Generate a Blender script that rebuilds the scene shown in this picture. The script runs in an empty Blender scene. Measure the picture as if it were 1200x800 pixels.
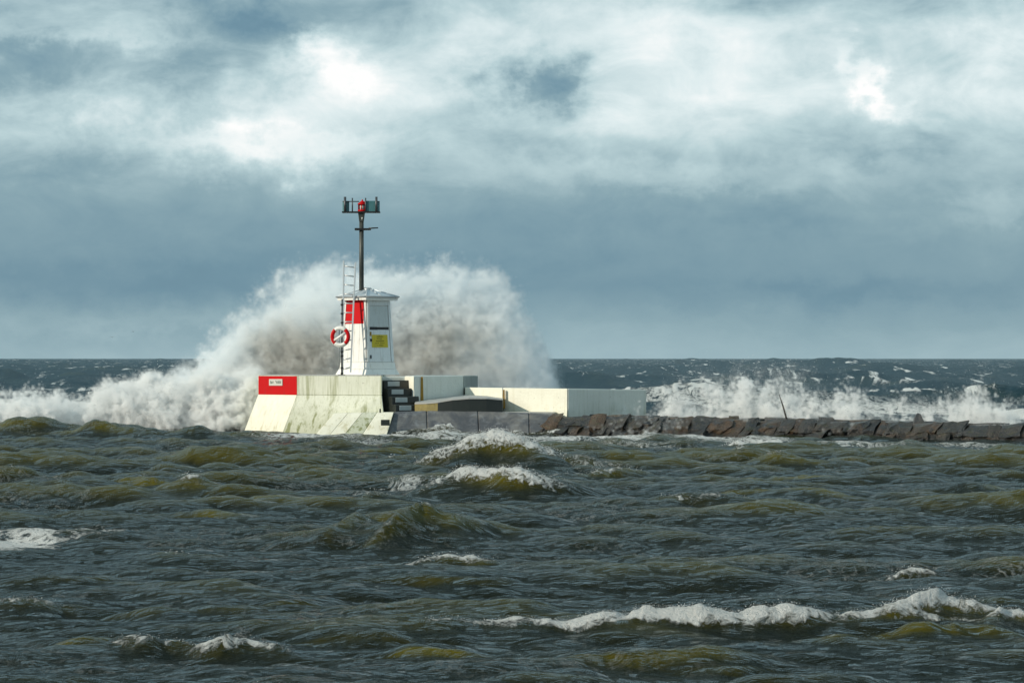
import bpy, bmesh, math, random
import numpy as np
from mathutils import Vector, Matrix

scene = bpy.context.scene
COL = scene.collection
random.seed(7)
RNG = np.random.default_rng(11)

# ------------------------------------------------------------------ camera
F = 3333.0            # focal length in pixels of the 1200 px wide photograph (100 mm on 36 mm)
HZ = 420.0            # horizon row
CZ = 2.65             # eye height above mean water
cd = bpy.data.cameras.new('camera')
cam = bpy.data.objects.new('camera', cd)
COL.objects.link(cam)
cam.location = (0, 0, CZ)
cam.rotation_euler = (math.pi / 2, 0, 0)
cd.sensor_width = 36.0
cd.lens = 36.0 * F / 1200.0
cd.shift_y = (HZ - 400.0) / 1200.0
cd.clip_start = 0.5
cd.clip_end = 60000.0
scene.camera = cam

SUN_DIR = Vector((-0.90, -0.44, 0.0)).normalized()
SUN_EL = math.radians(23)

# ------------------------------------------------------------------ node helpers
class NT:
    def __init__(self, tree):
        self.t = tree
    def n(self, kind, **kw):
        nd = self.t.nodes.new(kind)
        for k, v in kw.items():
            setattr(nd, k, v)
        return nd
    def link(self, a, b):
        self.t.links.new(a, b)
    def put(self, sock, v):
        if isinstance(v, bpy.types.NodeSocket):
            self.t.links.new(v, sock)
        else:
            sock.default_value = v
    def m(self, op, a, b=None, c=None, clamp=False):
        nd = self.t.nodes.new('ShaderNodeMath')
        nd.operation = op
        nd.use_clamp = clamp
        self.put(nd.inputs[0], a)
        if b is not None: self.put(nd.inputs[1], b)
        if c is not None: self.put(nd.inputs[2], c)
        return nd.outputs[0]
    def vm(self, op, a, b=None):
        nd = self.t.nodes.new('ShaderNodeVectorMath')
        nd.operation = op
        self.put(nd.inputs[0], a)
        if b is not None: self.put(nd.inputs[1], b)
        return nd.outputs[0]
    def noise(self, vec, scale, detail=4.0, rough=0.55, dist=0.0, col=False):
        nd = self.t.nodes.new('ShaderNodeTexNoise')
        self.put(nd.inputs['Vector'], vec)
        nd.inputs['Scale'].default_value = scale
        nd.inputs['Detail'].default_value = detail
        nd.inputs['Roughness'].default_value = rough
        nd.inputs['Distortion'].default_value = dist
        return nd.outputs['Color'] if col else nd.outputs['Fac']
    def ss(self, v, lo, hi):
        nd = self.t.nodes.new('ShaderNodeMapRange')
        nd.interpolation_type = 'SMOOTHSTEP'
        self.put(nd.inputs['Value'], v)
        nd.inputs['From Min'].default_value = lo
        nd.inputs['From Max'].default_value = hi
        return nd.outputs['Result']
    def ramp(self, v, stops):
        nd = self.t.nodes.new('ShaderNodeValToRGB')
        self.put(nd.inputs[0], v)
        el = nd.color_ramp.elements
        while len(el) < len(stops): el.new(0.5)
        for e, (p, c) in zip(el, stops):
            e.position = p
            e.color = (*c, 1.0)
        return nd.outputs['Color']
    def mix(self, f, a, b, mode='MIX'):
        nd = self.t.nodes.new('ShaderNodeMix')
        nd.data_type = 'RGBA'
        nd.blend_type = mode
        nd.clamp_factor = True
        self.put(nd.inputs[0], f)
        for s, v in ((nd.inputs[6], a), (nd.inputs[7], b)):
            if isinstance(v, tuple): v = (*v, 1.0) if len(v) == 3 else v
            self.put(s, v)
        return nd.outputs[2]
    def scalevec(self, vec, s):
        return self.vm('MULTIPLY', vec, s)

# ------------------------------------------------------------------ sky
world = bpy.data.worlds.new('World')
scene.world = world
world.use_nodes = True
wt = world.node_tree
wt.nodes.clear()
W_ = NT(wt)
tc = W_.n('ShaderNodeTexCoord')
DIRV = tc.outputs['Generated']
sx = W_.n('ShaderNodeSeparateXYZ')
W_.link(DIRV, sx.inputs[0])
X_, Y_, Z_ = sx.outputs
az = W_.m('ARCTAN2', X_, Y_)
el = W_.m('ARCSINE', Z_)
# cloud coordinates: directions with the vertical stretched, so that layers lie flat near the horizon
cv = W_.vm('MULTIPLY', DIRV, (1.0, 1.0, 2.1))
warp = W_.noise(cv, 14.0, 5, 0.55, 0.0, True)
wsep = W_.n('ShaderNodeSeparateXYZ'); W_.link(warp, wsep.inputs[0])
warp2 = W_.noise(W_.vm('MULTIPLY', DIRV, (1.0, 1.0, 1.3)), 60.0, 5, 0.6, 0.0, True)
wsep2 = W_.n('ShaderNodeSeparateXYZ'); W_.link(warp2, wsep2.inputs[0])
def warped(base, o1, o2, a1, a2):
    d1 = W_.m('MULTIPLY', W_.m('SUBTRACT', o1, 0.5), a1)
    d2 = W_.m('MULTIPLY', W_.m('SUBTRACT', o2, 0.5), a2)
    return W_.m('ADD', base, W_.m('ADD', d1, d2))
warp3 = W_.noise(DIRV, 170.0, 5, 0.6, 0.0, True)
wsep3 = W_.n('ShaderNodeSeparateXYZ'); W_.link(warp3, wsep3.inputs[0])
azw = warped(warped(az, wsep.outputs[0], wsep2.outputs[0], 0.085, 0.042), wsep3.outputs[0], wsep3.outputs[1], 0.012, 0.0)
elw = warped(warped(el, wsep.outputs[1], wsep2.outputs[1], 0.026, 0.024), wsep3.outputs[1], wsep3.outputs[0], 0.008, 0.0)
def blob(px, py, rx, ry, amp, tilt=0.0):
    a0 = math.atan((px - 600) / F); e0 = math.atan((HZ - py) / F)
    ca, sa = math.cos(tilt), math.sin(tilt)
    da = W_.m('SUBTRACT', azw, a0); de = W_.m('SUBTRACT', elw, e0)
    u = W_.m('MULTIPLY_ADD', da, ca * F / rx, W_.m('MULTIPLY', de, sa * F / rx))
    v = W_.m('MULTIPLY_ADD', de, ca * F / ry, W_.m('MULTIPLY', da, -sa * F / ry))
    r2 = W_.m('MULTIPLY_ADD', u, u, W_.m('MULTIPLY', v, v))
    g = W_.m('POWER', 2.718, W_.m('MULTIPLY', r2, -1.0))
    return W_.m('MULTIPLY', g, amp)
blobs = [(300, 172, 190, 26, .34), (410, 55, 40, 40, .30), (440, 88, 100, 34, .20), (345, 120, 90, 36, .12),
         (620, 112, 50, 34, -.40), (150, 85, 210, 40, -.26), (330, 28, 130, 34, -.28), (30, 110, 90, 70, -.12),
         (1180, 55, 85, 60, .24), (1035, 110, 70, 18, .28, -.8), (960, 70, 60, 30, .10), (700, 40, 150, 40, .12), (760, 130, 160, 60, .10),
         (1040, 160, 120, 34, -.14), (560, 30, 90, 30, .10), (880, 30, 160, 26, .10), (690, 180, 140, 20, -.10), (30, 190, 120, 26, -.10), (800, 205, 200, 22, .10), (1130, 255, 120, 22, .13), (150, 48, 150, 14, .10),
         (860, 250, 300, 20, -.05), (200, 330, 420, 26, -.06), (640, 300, 200, 20, -.04), (980, 345, 240, 18, -.06), (200, 380, 260, 16, .05)]
acc = None
for b in blobs:
    g = blob(*b)
    acc = g if acc is None else W_.m('ADD', acc, g)
elb = W_.m('ADD', el, W_.m('MULTIPLY', W_.m('SUBTRACT', wsep.outputs[2], 0.5), 0.03))
base = W_.ramp(W_.m('MULTIPLY', elb, 8.0, clamp=True), [
    (0.0, (.45,) * 3), (0.08, (.40,) * 3), (0.2, (.27,) * 3), (0.40, (.30,) * 3), (0.56, (.48,) * 3), (0.72, (.65,) * 3), (0.86, (.63,) * 3), (1.0, (.50,) * 3)])
n1 = W_.noise(cv, 9.0, 6, 0.58, 0.3)
n2 = W_.noise(W_.vm('MULTIPLY', DIRV, (1.0, 1.0, 1.9)), 30.0, 8, 0.60, 0.5)
hi = W_.ss(el, 0.02, 0.10)
amp1 = W_.m('MULTIPLY_ADD', hi, 0.50, 0.16)
amp2 = W_.m('MULTIPLY_ADD', hi, 0.46, 0.10)
val = W_.m('ADD', base, acc)
val = W_.m('MULTIPLY_ADD', W_.m('SUBTRACT', n1, 0.5), amp1, val)
val = W_.m('MULTIPLY_ADD', W_.m('SUBTRACT', n2, 0.5), amp2, val, clamp=True)
ccol = W_.ramp(val, [(0.0, (.10, .20, .275)), (0.2, (.155, .285, .37)), (0.38, (.26, .40, .46)),
                     (0.6, (.50, .655, .69)), (0.8, (.76, .87, .885)), (1.0, (1.04, 1.04, 1.03))])
ccol10 = W_.mix(1.0, ccol, (10.0, 10.0, 10.0), 'MULTIPLY')
sky = W_.n('ShaderNodeTexSky')
sky.sky_type = 'NISHITA'
sky.sun_disc = False
sky.sun_elevation = SUN_EL
sky.sun_rotation = math.atan2(SUN_DIR.x, SUN_DIR.y)
sky.air_density = 1.0
sky.dust_density = 1.0
skymix = W_.mix(0.94, sky.outputs[0], ccol10)       # nearly closed cloud cover, a little clear sky through it
bg = W_.n('ShaderNodeBackground')
W_.link(skymix, bg.inputs['Color'])
bg.inputs['Strength'].default_value = 0.1
wo = W_.n('ShaderNodeOutputWorld')
W_.link(bg.outputs[0], wo.inputs['Surface'])
world.cycles.sampling_method = 'MANUAL'
world.cycles.sample_map_resolution = 512

# ------------------------------------------------------------------ sun
sd = bpy.data.lights.new('sun', 'SUN')
sd.energy = 3.6
sd.color = (1.0, 0.90, 0.74)
sd.angle = math.radians(0.6)
sun = bpy.data.objects.new('sun', sd)
COL.objects.link(sun)
tosun = Vector((SUN_DIR.x * math.cos(SUN_EL), SUN_DIR.y * math.cos(SUN_EL), math.sin(SUN_EL)))
sun.rotation_euler = tosun.to_track_quat('Z', 'Y').to_euler()
sun.location = (-30, -10, 40)

vs = scene.view_settings
vs.view_transform = 'Standard'
vs.look = 'None'
vs.exposure = 0.0
vs.gamma = 1.0
scene.render.engine = 'CYCLES'
cy = scene.cycles
cy.use_denoising = True
cy.max_bounces = 12
cy.diffuse_bounces = 3
cy.glossy_bounces = 3
cy.volume_bounces = 12
cy.transparent_max_bounces = 8
cy.volume_step_rate = 1.5
cy.volume_max_steps = 256
cy.caustics_reflective = False
cy.caustics_refractive = False

# ------------------------------------------------------------------ helpers
def P(px, py, D):
    """the point at distance D (metres in front of the camera) that the photograph shows at px, py"""
    return Vector(((px - 600) / F * D, D, CZ + (HZ - py) / F * D))
def Xp(px, D): return (px - 600) / F * D
def Zp(py, D): return CZ + (HZ - py) / F * D

def tag(o, label=None, cat=None, group=None, kind=None):
    if label: o['label'] = label
    if cat: o['category'] = cat
    if group: o['group'] = group
    if kind: o['kind'] = kind
    return o
def empty(name, loc, label=None, cat=None, group=None):
    o = bpy.data.objects.new(name, None)
    COL.objects.link(o)
    o.location = loc
    o.empty_display_size = 0.2
    return tag(o, label, cat, group)
def worldloc(o):
    v = Vector((0, 0, 0))
    while o is not None:
        v += o.location
        o = o.parent
    return v

class MB:
    def __init__(self):
        self.v = []; self.f = []; self.sm = []
    def add(self, vs, fs, smooth=False):
        b = len(self.v)
        self.v += [Vector(p) for p in vs]
        self.f += [[i + b for i in f] for f in fs]
        self.sm += [smooth] * len(fs)
        return self
    def hexa(self, p):           # 8 corners: bottom ring 0-3 (counter-clockwise from above), top ring 4-7
        return self.add(p, [(3, 2, 1, 0), (4, 5, 6, 7), (0, 1, 5, 4), (1, 2, 6, 5), (2, 3, 7, 6), (3, 0, 4, 7)])
    def box(self, c, s, rz=0.0):
        c = Vector(c); a, b, h = s[0] / 2, s[1] / 2, s[2] / 2
        R = Matrix.Rotation(rz, 3, 'Z')
        q = [(-a, -b), (a, -b), (a, b), (-a, b)]
        return self.hexa([c + R @ Vector((x, y, -h)) for x, y in q] + [c + R @ Vector((x, y, h)) for x, y in q])
    def prism(self, bot, top):   # two equal rings, counter-clockwise from above
        n = len(bot)
        fs = [list(range(n - 1, -1, -1)), list(range(n, 2 * n))]
        for i in range(n):
            j = (i + 1) % n
            fs.append((i, j, n + j, n + i))
        return self.add(list(bot) + list(top), fs)
    def tube(self, a, b, r0, r1=None, n=10, cap=True):
        a, b = Vector(a), Vector(b)
        r1 = r0 if r1 is None else r1
        d = (b - a).normalized()
        u = d.orthogonal().normalized(); w = d.cross(u)
        ring = lambda c, r: [c + (u * math.cos(2 * math.pi * i / n) + w * math.sin(2 * math.pi * i / n)) * r for i in range(n)]
        base = len(self.v)
        self.add(ring(a, r0) + ring(b, r1), [(i, (i + 1) % n, n + (i + 1) % n, n + i) for i in range(n)], True)
        if cap:
            self.f += [[base + i for i in range(n - 1, -1, -1)], [base + n + i for i in range(n)]]
            self.sm += [False, False]
        return self
    def path(self, pts, r, n=8):
        for a, b in zip(pts[:-1], pts[1:]): self.tube(a, b, r, r, n)
        return self
    def torus_arc(self, c, e1, e2, R, r, a0, a1, seg=16, n=10, closed=False):
        c, e1, e2 = Vector(c), Vector(e1), Vector(e2)
        e3 = e1.cross(e2)
        vs = []; fs = []
        m = seg if closed else seg + 1
        for i in range(m):
            t = a0 + (a1 - a0) * i / seg
            d = e1 * math.cos(t) + e2 * math.sin(t)
            for k in range(n):
                p = 2 * math.pi * k / n
                vs.append(c + d * (R + r * math.cos(p)) + e3 * r * math.sin(p))
        for i in range(seg):
            j = (i + 1) % m
            for k in range(n):
                l = (k + 1) % n
                fs.append((i * n + k, j * n + k, j * n + l, i * n + l))
        base = len(self.v)
        self.add(vs, fs, True)
        if not closed:
            self.f += [[base + k for k in range(n)], [base + (m - 1) * n + k for k in range(n - 1, -1, -1)]]
            self.sm += [False, False]
        return self
    def build(self, name, mat, parent=None, bevel=0.0):
        org = worldloc(parent) if parent else Vector((0, 0, 0))
        me = bpy.data.meshes.new(name)
        me.from_pydata([tuple(p - org) for p in self.v], [], self.f)
        me.polygons.foreach_set('use_smooth', self.sm)
        bm = bmesh.new(); bm.from_mesh(me)
        bmesh.ops.recalc_face_normals(bm, faces=bm.faces)
        if bevel > 0:
            bmesh.ops.bevel(bm, geom=[e for e in bm.edges if e.calc_face_angle(0) > 0.5], offset=bevel, segments=1, affect='EDGES', clamp_overlap=True)
        bm.to_mesh(me); bm.free()
        me.update()
        o = bpy.data.objects.new(name, me)
        COL.objects.link(o)
        if parent: o.parent = parent
        me.materials.append(mat)
        return o

# ------------------------------------------------------------------ materials
def material(name):
    m = bpy.data.materials.new(name)
    m.use_nodes = True
    t = m.node_tree
    t.nodes.clear()
    T = NT(t)
    out = T.n('ShaderNodeOutputMaterial')
    bs = T.n('ShaderNodeBsdfPrincipled')
    T.link(bs.outputs[0], out.inputs['Surface'])
    geo = T.n('ShaderNodeNewGeometry')
    return m, T, bs, geo.outputs['Position'], out, geo
def bump(T, bs, h, strength=0.5, dist=0.02):
    b = T.n('ShaderNodeBump')
    b.inputs['Strength'].default_value = strength
    b.inputs['Distance'].default_value = dist
    T.link(h, b.inputs['Height'])
    T.link(b.outputs[0], bs.inputs['Normal'])
def simple(name, col, rough=0.5, metal=0.0, vary=0.25, scale=6.0, dirt=None, bmp=0.0):
    m, T, bs, pos, out, geo = material(name)
    n = T.noise(pos, scale, 6, 0.6)
    dark = tuple(c * (1 - vary) for c in col)
    c = T.mix(n, dark, tuple(min(1, k * (1 + vary * .35)) for k in col))
    if dirt:
        d = T.ss(T.noise(T.vm('MULTIPLY', pos, (9, 9, 2.0)), 1.0, 6, 0.62), 0.52, 0.72)
        c = T.mix(T.m('MULTIPLY', d, 0.6), c, dirt)
    T.link(c, bs.inputs['Base Color'])
    bs.inputs['Roughness'].default_value = rough
    bs.inputs['Metallic'].default_value = metal
    if bmp: bump(T, bs, T.noise(pos, 40, 4, .6), bmp, 0.01)
    return m

def painted_concrete(name, col, streak, algae, amt=0.6, lowz=0.3, hiz=1.2, rough=0.7):
    """white-washed concrete: rain streaks run down it, algae and wet stains low down"""
    m, T, bs, pos, out, geo = material(name)
    big = T.noise(pos, 1.6, 5, 0.6)
    c = T.mix(T.ss(big, .35, .7), tuple(k * .93 for k in col), col)
    st = T.noise(T.vm('MULTIPLY', pos, (5.0, 5.0, 0.35)), 1.0, 7, 0.62, 0.4)
    st = T.ss(st, .50, .70)
    fine = T.ss(T.noise(T.vm('MULTIPLY', pos, (26.0, 26.0, 0.9)), 1.0, 5, 0.6), .50, .75)
    s = T.m('MAXIMUM', T.m('MULTIPLY', st, .75), T.m('MULTIPLY', fine, .55))
    c = T.mix(T.m('MULTIPLY', s, amt), c, streak)
    sp = T.n('ShaderNodeSeparateXYZ'); T.link(pos, sp.inputs[0])
    low = T.m('SUBTRACT', 1.0, T.ss(T.m('ADD', sp.outputs[2], T.m('MULTIPLY', T.m('SUBTRACT', big, .5), 1.2)), lowz, hiz))
    c = T.mix(T.m('MULTIPLY', low, T.m('MULTIPLY', T.m('ADD', st, .35), amt)), c, algae)
    chips = T.ss(T.noise(pos, 9.0, 8, 0.7), .63, .68)
    c = T.mix(T.m('MULTIPLY', chips, .5), c, (.22, .21, .17))
    T.link(c, bs.inputs['Base Color'])
    bs.inputs['Roughness'].default_value = rough
    bump(T, bs, T.m('ADD', T.noise(pos, 14, 7, .65), T.m('MULTIPLY', big, 1.5)), 0.5, 0.03)
    return m

M = {}
M['white_wall'] = painted_concrete('whitewashed_concrete', (.70, .72, .61), (.34, .36, .22), (.22, .24, .11), 1.15)
M['cream_wall'] = painted_concrete('cream_painted_concrete', (.86, .85, .73), (.62, .58, .42), (.42, .38, .2), 0.42)
M['shade_grey_wall'] = painted_concrete('weathered_shade_grey_concrete', (.74, .77, .72), (.50, .53, .45), (.24, .27, .18), 0.55)  # greyed in colour for the shade on the flank walls
M['deep_shade_wall'] = painted_concrete('deep_shade_concrete', (.36, .39, .37), (.22, .25, .22), (.16, .18, .1), 0.6)  # rear wall, darkened in colour for its deeper shade
M['deck'] = painted_concrete('worn_concrete_deck', (.42, .42, .40), (.30, .30, .28), (.2, .2, .14), 0.4, rough=.5)
M['dark_wet_shade'] = simple('dark_wet_algae_shade', (.022, .026, .022), .35, 0, .5, 5, None, .5)  # wet algae on the steps, painted shade on the ramp front
M['ochre'] = simple('ochre_sunlit_concrete', (.28, .23, .085), .8, 0, .5, 5, (.08, .07, .04), .5)  # sunlit part of the ramp front, the light put into the colour
M['red'] = simple('red_signal_paint', (.56, .004, .007), .5, 0, .10, 3, (.42, .02, .02))
M['red'].node_tree.nodes['Principled BSDF'].inputs['Specular IOR Level'].default_value = .15
M['white_paint'] = simple('white_paint', (.83, .83, .80), .45, 0, .08, 5, (.55, .53, .46))
M['grey_paint'] = simple('pale_grey_paint', (.76, .80, .82), .5, 0, .12, 4, (.45, .47, .46))
M['grey_panel'] = simple('grey_door_paint', (.56, .61, .62), .5, 0, .10, 4, (.4, .42, .4))
M['black'] = simple('black_paint', (.012, .013, .014), .45, 0, .3, 8)
M['mast'] = simple('dark_weathered_steel', (.075, .085, .08), .5, .3, .45, 9, (.16, .15, .11))
M['galv'] = simple('galvanised_steel', (.50, .52, .53), .42, .75, .2, 9)
M['alu'] = simple('aluminium_rail', (.62, .64, .65), .4, .5, .15, 9)
M['darksteel'] = simple('dark_steel', (.09, .10, .11), .45, .5, .3, 9)
M['roof'] = simple('grey_sheet_metal_roof', (.62, .68, .72), .4, .25, .15, 5, (.42, .46, .48))
M['yellow'] = simple('yellow_sign_paint', (.62, .50, .02), .5, 0, .2, 6, (.32, .26, .04))
M['text'] = simple('sign_lettering', (.10, .085, .01), .6)
M['teal'] = simple('teal_screen_panel', (.06, .19, .21), .45, 0, .25, 3, (.09, .2, .2))
M['rust'] = simple('rusty_yellow_marker', (.42, .24, .03), .7, .0, .6, 7, (.06, .035, .02))
M['plate'] = simple('pale_name_plate', (.60, .60, .54), .5, 0, .1, 6)
M['plate_text'] = simple('faded_plate_lettering', (.13, .18, .15), .6)
M['lamp'] = simple('lamp_glass', (.55, .62, .60), .15, 0, .1, 6)
M['step_plate'] = simple('pale_grey_step_plate', (.46, .50, .50), .55, 0, .2, 8)
M['gull'] = simple('grey_gull_plumage', (.32, .34, .35), .8)
M['stick'] = simple('dark_driftwood', (.05, .045, .04), .8)

def wet_stone(name, a, b, c):
    m, T, bs, pos, out, geo = material(name)
    info = T.n('ShaderNodeObjectInfo')
    r = info.outputs['Random']
    n = T.noise(pos, 3.2, 8, .65)
    base = T.ramp(T.m('ADD', T.m('MULTIPLY', r, .75), T.m('MULTIPLY', n, .5)), [(0.2, a), (0.48, b), (0.7, a), (0.82, c), (1.0, b)])
    alg = T.ss(T.noise(pos, 5.5, 6, .65), .52, .66)
    base = T.mix(T.m('MULTIPLY', alg, .65), base, (.045, .045, .018))
    sp = T.n('ShaderNodeSeparateXYZ'); T.link(pos, sp.inputs[0])
    wet = T.m('SUBTRACT', 1.0, T.ss(T.m('ADD', sp.outputs[2], T.m('MULTIPLY', n, .3)), .05, .42))
    base = T.mix(T.m('MULTIPLY', wet, .8), base, (.014, .017, .018))
    T.link(base, bs.inputs['Base Color'])
    T.link(T.m('MULTIPLY_ADD', n, .5, .08), bs.inputs['Roughness'])
    bump(T, bs, T.m('ADD', T.noise(pos, 12, 8, .7), T.m('MULTIPLY', n, 2.0)), 0.9, 0.05)
    return m
M['stone'] = wet_stone('wet_granite', (.020, .023, .026), (.040, .034, .027), (.072, .042, .021))
M['crest'] = wet_stone('wet_granite_crest', (.050, .056, .064), (.075, .07, .066), (.10, .075, .05))

m, T, bs, pos, out, geo = material('wet_grey_apron')
n = T.noise(pos, 1.3, 7, .62, .5)
st = T.ss(T.noise(T.vm('MULTIPLY', pos, (2.6, 1.0, 5.0)), 1.0, 7, .62, .8), .48, .72)
c = T.mix(T.ss(n, .38, .62), (.07, .075, .085), (.16, .16, .155))
c = T.mix(T.m('MULTIPLY', st, .35), c, (.30, .33, .36))
T.link(c, bs.inputs['Base Color'])
bs.inputs['Roughness'].default_value = .3
bump(T, bs, n, .6, .05)
M['apron'] = m

# ------------------------------------------------------------------ the sea
def fractal_noise2(N, beta, seed, kmin=1):
    r = np.random.default_rng(seed)
    k = np.fft.fftfreq(N) * N
    kk = np.sqrt(k[:, None] ** 2 + k[None, :] ** 2); kk[0, 0] = 1
    a = kk ** (-beta / 2); a[kk < kmin] = 0; a[0, 0] = 0
    f = np.fft.ifft2(np.fft.fft2(r.standard_normal((N, N))) * a).real
    return f / f.std()
def ocean_tile(N, L, lam_pk, lmin, lmax, dirn, spread, seed, std):
    """a periodic patch of wind sea: height, sideways shift and the folding that makes whitecaps"""
    r = np.random.default_rng(seed)
    k1 = 2 * np.pi * np.fft.fftfreq(N, L / N)
    kx, ky = np.meshgrid(k1, k1, indexing='ij')
    k = np.sqrt(kx ** 2 + ky ** 2); k[0, 0] = 1e-9
    kp = 2 * np.pi / lam_pk
    S = np.exp(-0.75 * (kp / k) ** 2) * k ** -3.6
    S *= np.exp(-(k * lmin / (2 * np.pi)) ** 4) * (k > 2 * np.pi / lmax)
    d = np.array(dirn) / np.hypot(*dirn)
    c = (kx * d[0] + ky * d[1]) / k
    S *= np.where(c > 0, np.abs(c) ** spread, 0.04 * np.abs(c) ** 2)
    S[0, 0] = 0
    A = np.sqrt(S) * (r.standard_normal((N, N)) + 1j * r.standard_normal((N, N)))
    h = np.fft.ifft2(A).real
    s = std / h.std()
    A *= s
    h = np.fft.ifft2(A).real
    # real field: take the hermitian part through the real height
    H = np.fft.fft2(h)
    dx = np.fft.ifft2(1j * kx / k * H).real
    dy = np.fft.ifft2(1j * ky / k * H).real
    jx = np.fft.ifft2(-kx * kx / k * H).real
    jy = np.fft.ifft2(-ky * ky / k * H).real
    jxy = np.fft.ifft2(-kx * ky / k * H).real
    return dict(N=N, L=L, h=h, dx=dx, dy=dy, jx=jx, jy=jy, jxy=jxy)
def samp(a, L, x, y):
    N = a.shape[0]
    u = (x / L) * N; v = (y / L) * N
    i = np.floor(u).astype(np.int64); j = np.floor(v).astype(np.int64)
    fu = (u - i); fv = (v - j)
    i0 = i % N; i1 = (i + 1) % N; j0 = j % N; j1 = (j + 1) % N
    return (a[i0, j0] * (1 - fu) + a[i1, j0] * fu) * (1 - fv) + (a[i0, j1] * (1 - fu) + a[i1, j1] * fu) * fv
def smooth(x, lo, hi):
    t = np.clip((x - lo) / (hi - lo), 0, 1)
    return t * t * (3 - 2 * t)

TH = ocean_tile(1024, 131.0, 5.2, 0.55, 13.0, (-0.22, -1.0), 3.0, 3, 0.095)
TO = ocean_tile(1024, 613.0, 30.0, 4.0, 95.0, (0.15, -1.0), 4.0, 5, 0.42)
TS = ocean_tile(1024, 53.0, 2.0, 0.14, 4.2, (-0.20, -1.0), 3.0, 9, 0.034)
SM = fractal_noise2(256, 3.6, 23, 2)
FN = fractal_noise2(512, 1.6, 21)
FN2 = fractal_noise2(512, 2.4, 22, 3)

def shore_line(x):
    """where the pier and breakwater stand: harbour chop on this side, open sea beyond"""
    return np.interp(x, [-60, -9, 2.7, 16.5, 40, 80], [104, 104, 102.5, 94.5, 79, 52])

# single waves the photograph shows: crest px, py, half length px, height, front length, crest tilt, foam
WAVES = [
    (528, 499, 34, .50, .5, .0, 1.3), (640, 501, 40, .42, .5, .0, 1.1), (705, 504, 34, .22, .5, 0, 1.0), (780, 508, 30, .3, .5, 0, .9),
    (582, 511, 72, .86, 1.5, .02, .85), (660, 523, 60, .45, 1.2, .10, .10), (575, 553, 52, .52, .9, .02, .85), (690, 552, 70, .30, .8, -.10, .55),
    (505, 594, 42, .52, .9, -.22, .45), (425, 612, 45, .34, 1.1, -.25, .1), (438, 578, 30, .30, .6, -.12, .7), (480, 525, 60, .3, 1.0, -.02, .15),
    (150, 553, 70, .42, 1.2, .06, .35), (40, 575, 40, .25, .8, -.1, .3), (235, 592, 60, .3, 1.2, .05, .0), (95, 600, 50, .2, .6, -.05, .1),
    (800, 728, 165, .20, .42, -.012, 1.25), (1090, 718, 52, .26, .42, -.03, 1.1), (1140, 722, 60, .36, .7, .03, .35), (1190, 718, 25, .3, .5, .0, 1.1), (1010, 742, 50, .16, .4, -.05, .15),
    (850, 580, 50, .28, .8, .03, .65), (920, 572, 60, .34, 1.0, .08, .05), (800, 583, 28, .2, .6, -.02, .5), (865, 540, 60, .28, .8, .02, .35),
    (872, 517, 24, .34, .6, .0, 1.0), (960, 543, 40, .22, .7, .02, .45), (930, 555, 60, .24, .9, .05, .1), (1040, 548, 50, .22, .9, .04, .05),
    (1150, 570, 50, .26, .9, .0, .1), (1000, 523, 70, .25, .7, .0, .4), (1130, 588, 50, .2, .7, 0, 0),
    (35, 494, 35, .75, 1.6, .02, .25), (130, 499, 55, .62, 1.6, .05, .05), (250, 506, 60, .35, 1.2, .02, .1),
    (290, 752, 42, .17, .40, .03, .85), (180, 752, 38, .15, .35, .0, .75), (420, 745, 60, .12, .4, 0, .05), (100, 746, 50, .14, .4, -.02, .05),
    (65, 672, 50, .20, .45, -.04, .25), (160, 678, 34, .14, .4, .04, .1), (345, 703, 30, .15, .35, .0, .2), (235, 705, 60, .18, .5, .02, .1),
    (530, 655, 48, .12, .4, .0, .75), (480, 670, 70, .16, .5, .0, .0), (705, 660, 34, .12, .4, -.05, .0), (1075, 668, 24, .10, .3, -.05, .8),
    (1165, 690, 36, .18, .45, -.03, .0), (1020, 712, 34, .12, .35, .0, .0), (740, 762, 110, .20, .5, -.03, .0), (860, 770, 40, .14, .35, -.05, .0),
    (500, 757, 60, .16, .4, .0, .05), (60, 790, 60, .15, .35, .0, .1), (640, 790, 60, .12, .3, -.03, .0), (945, 790, 80, .15, .35, -.03, .0),
    (40, 700, 40, .15, .4, 0, .6), (200, 612, 30, .12, .4, 0, .6), (195, 645, 26, .1, .4, 0, .5), (330, 590, 40, .15, .5, 0, .2), (250, 574, 16, .12, .4, 0, .6),
    (1170, 458, 45, 1.25, 3.2, .03, .55), (1030, 442, 80, 1.3, 3.0, .0, .75), (880, 447, 70, 1.0, 3.0, .0, .3),
    (690, 432, 40, 1.0, 4.0, .0, .4), (60, 432, 60, 1.2, 4.0, .0, .4), (90, 441, 60, 1.0, 3.0, .0, .3),
]
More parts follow.
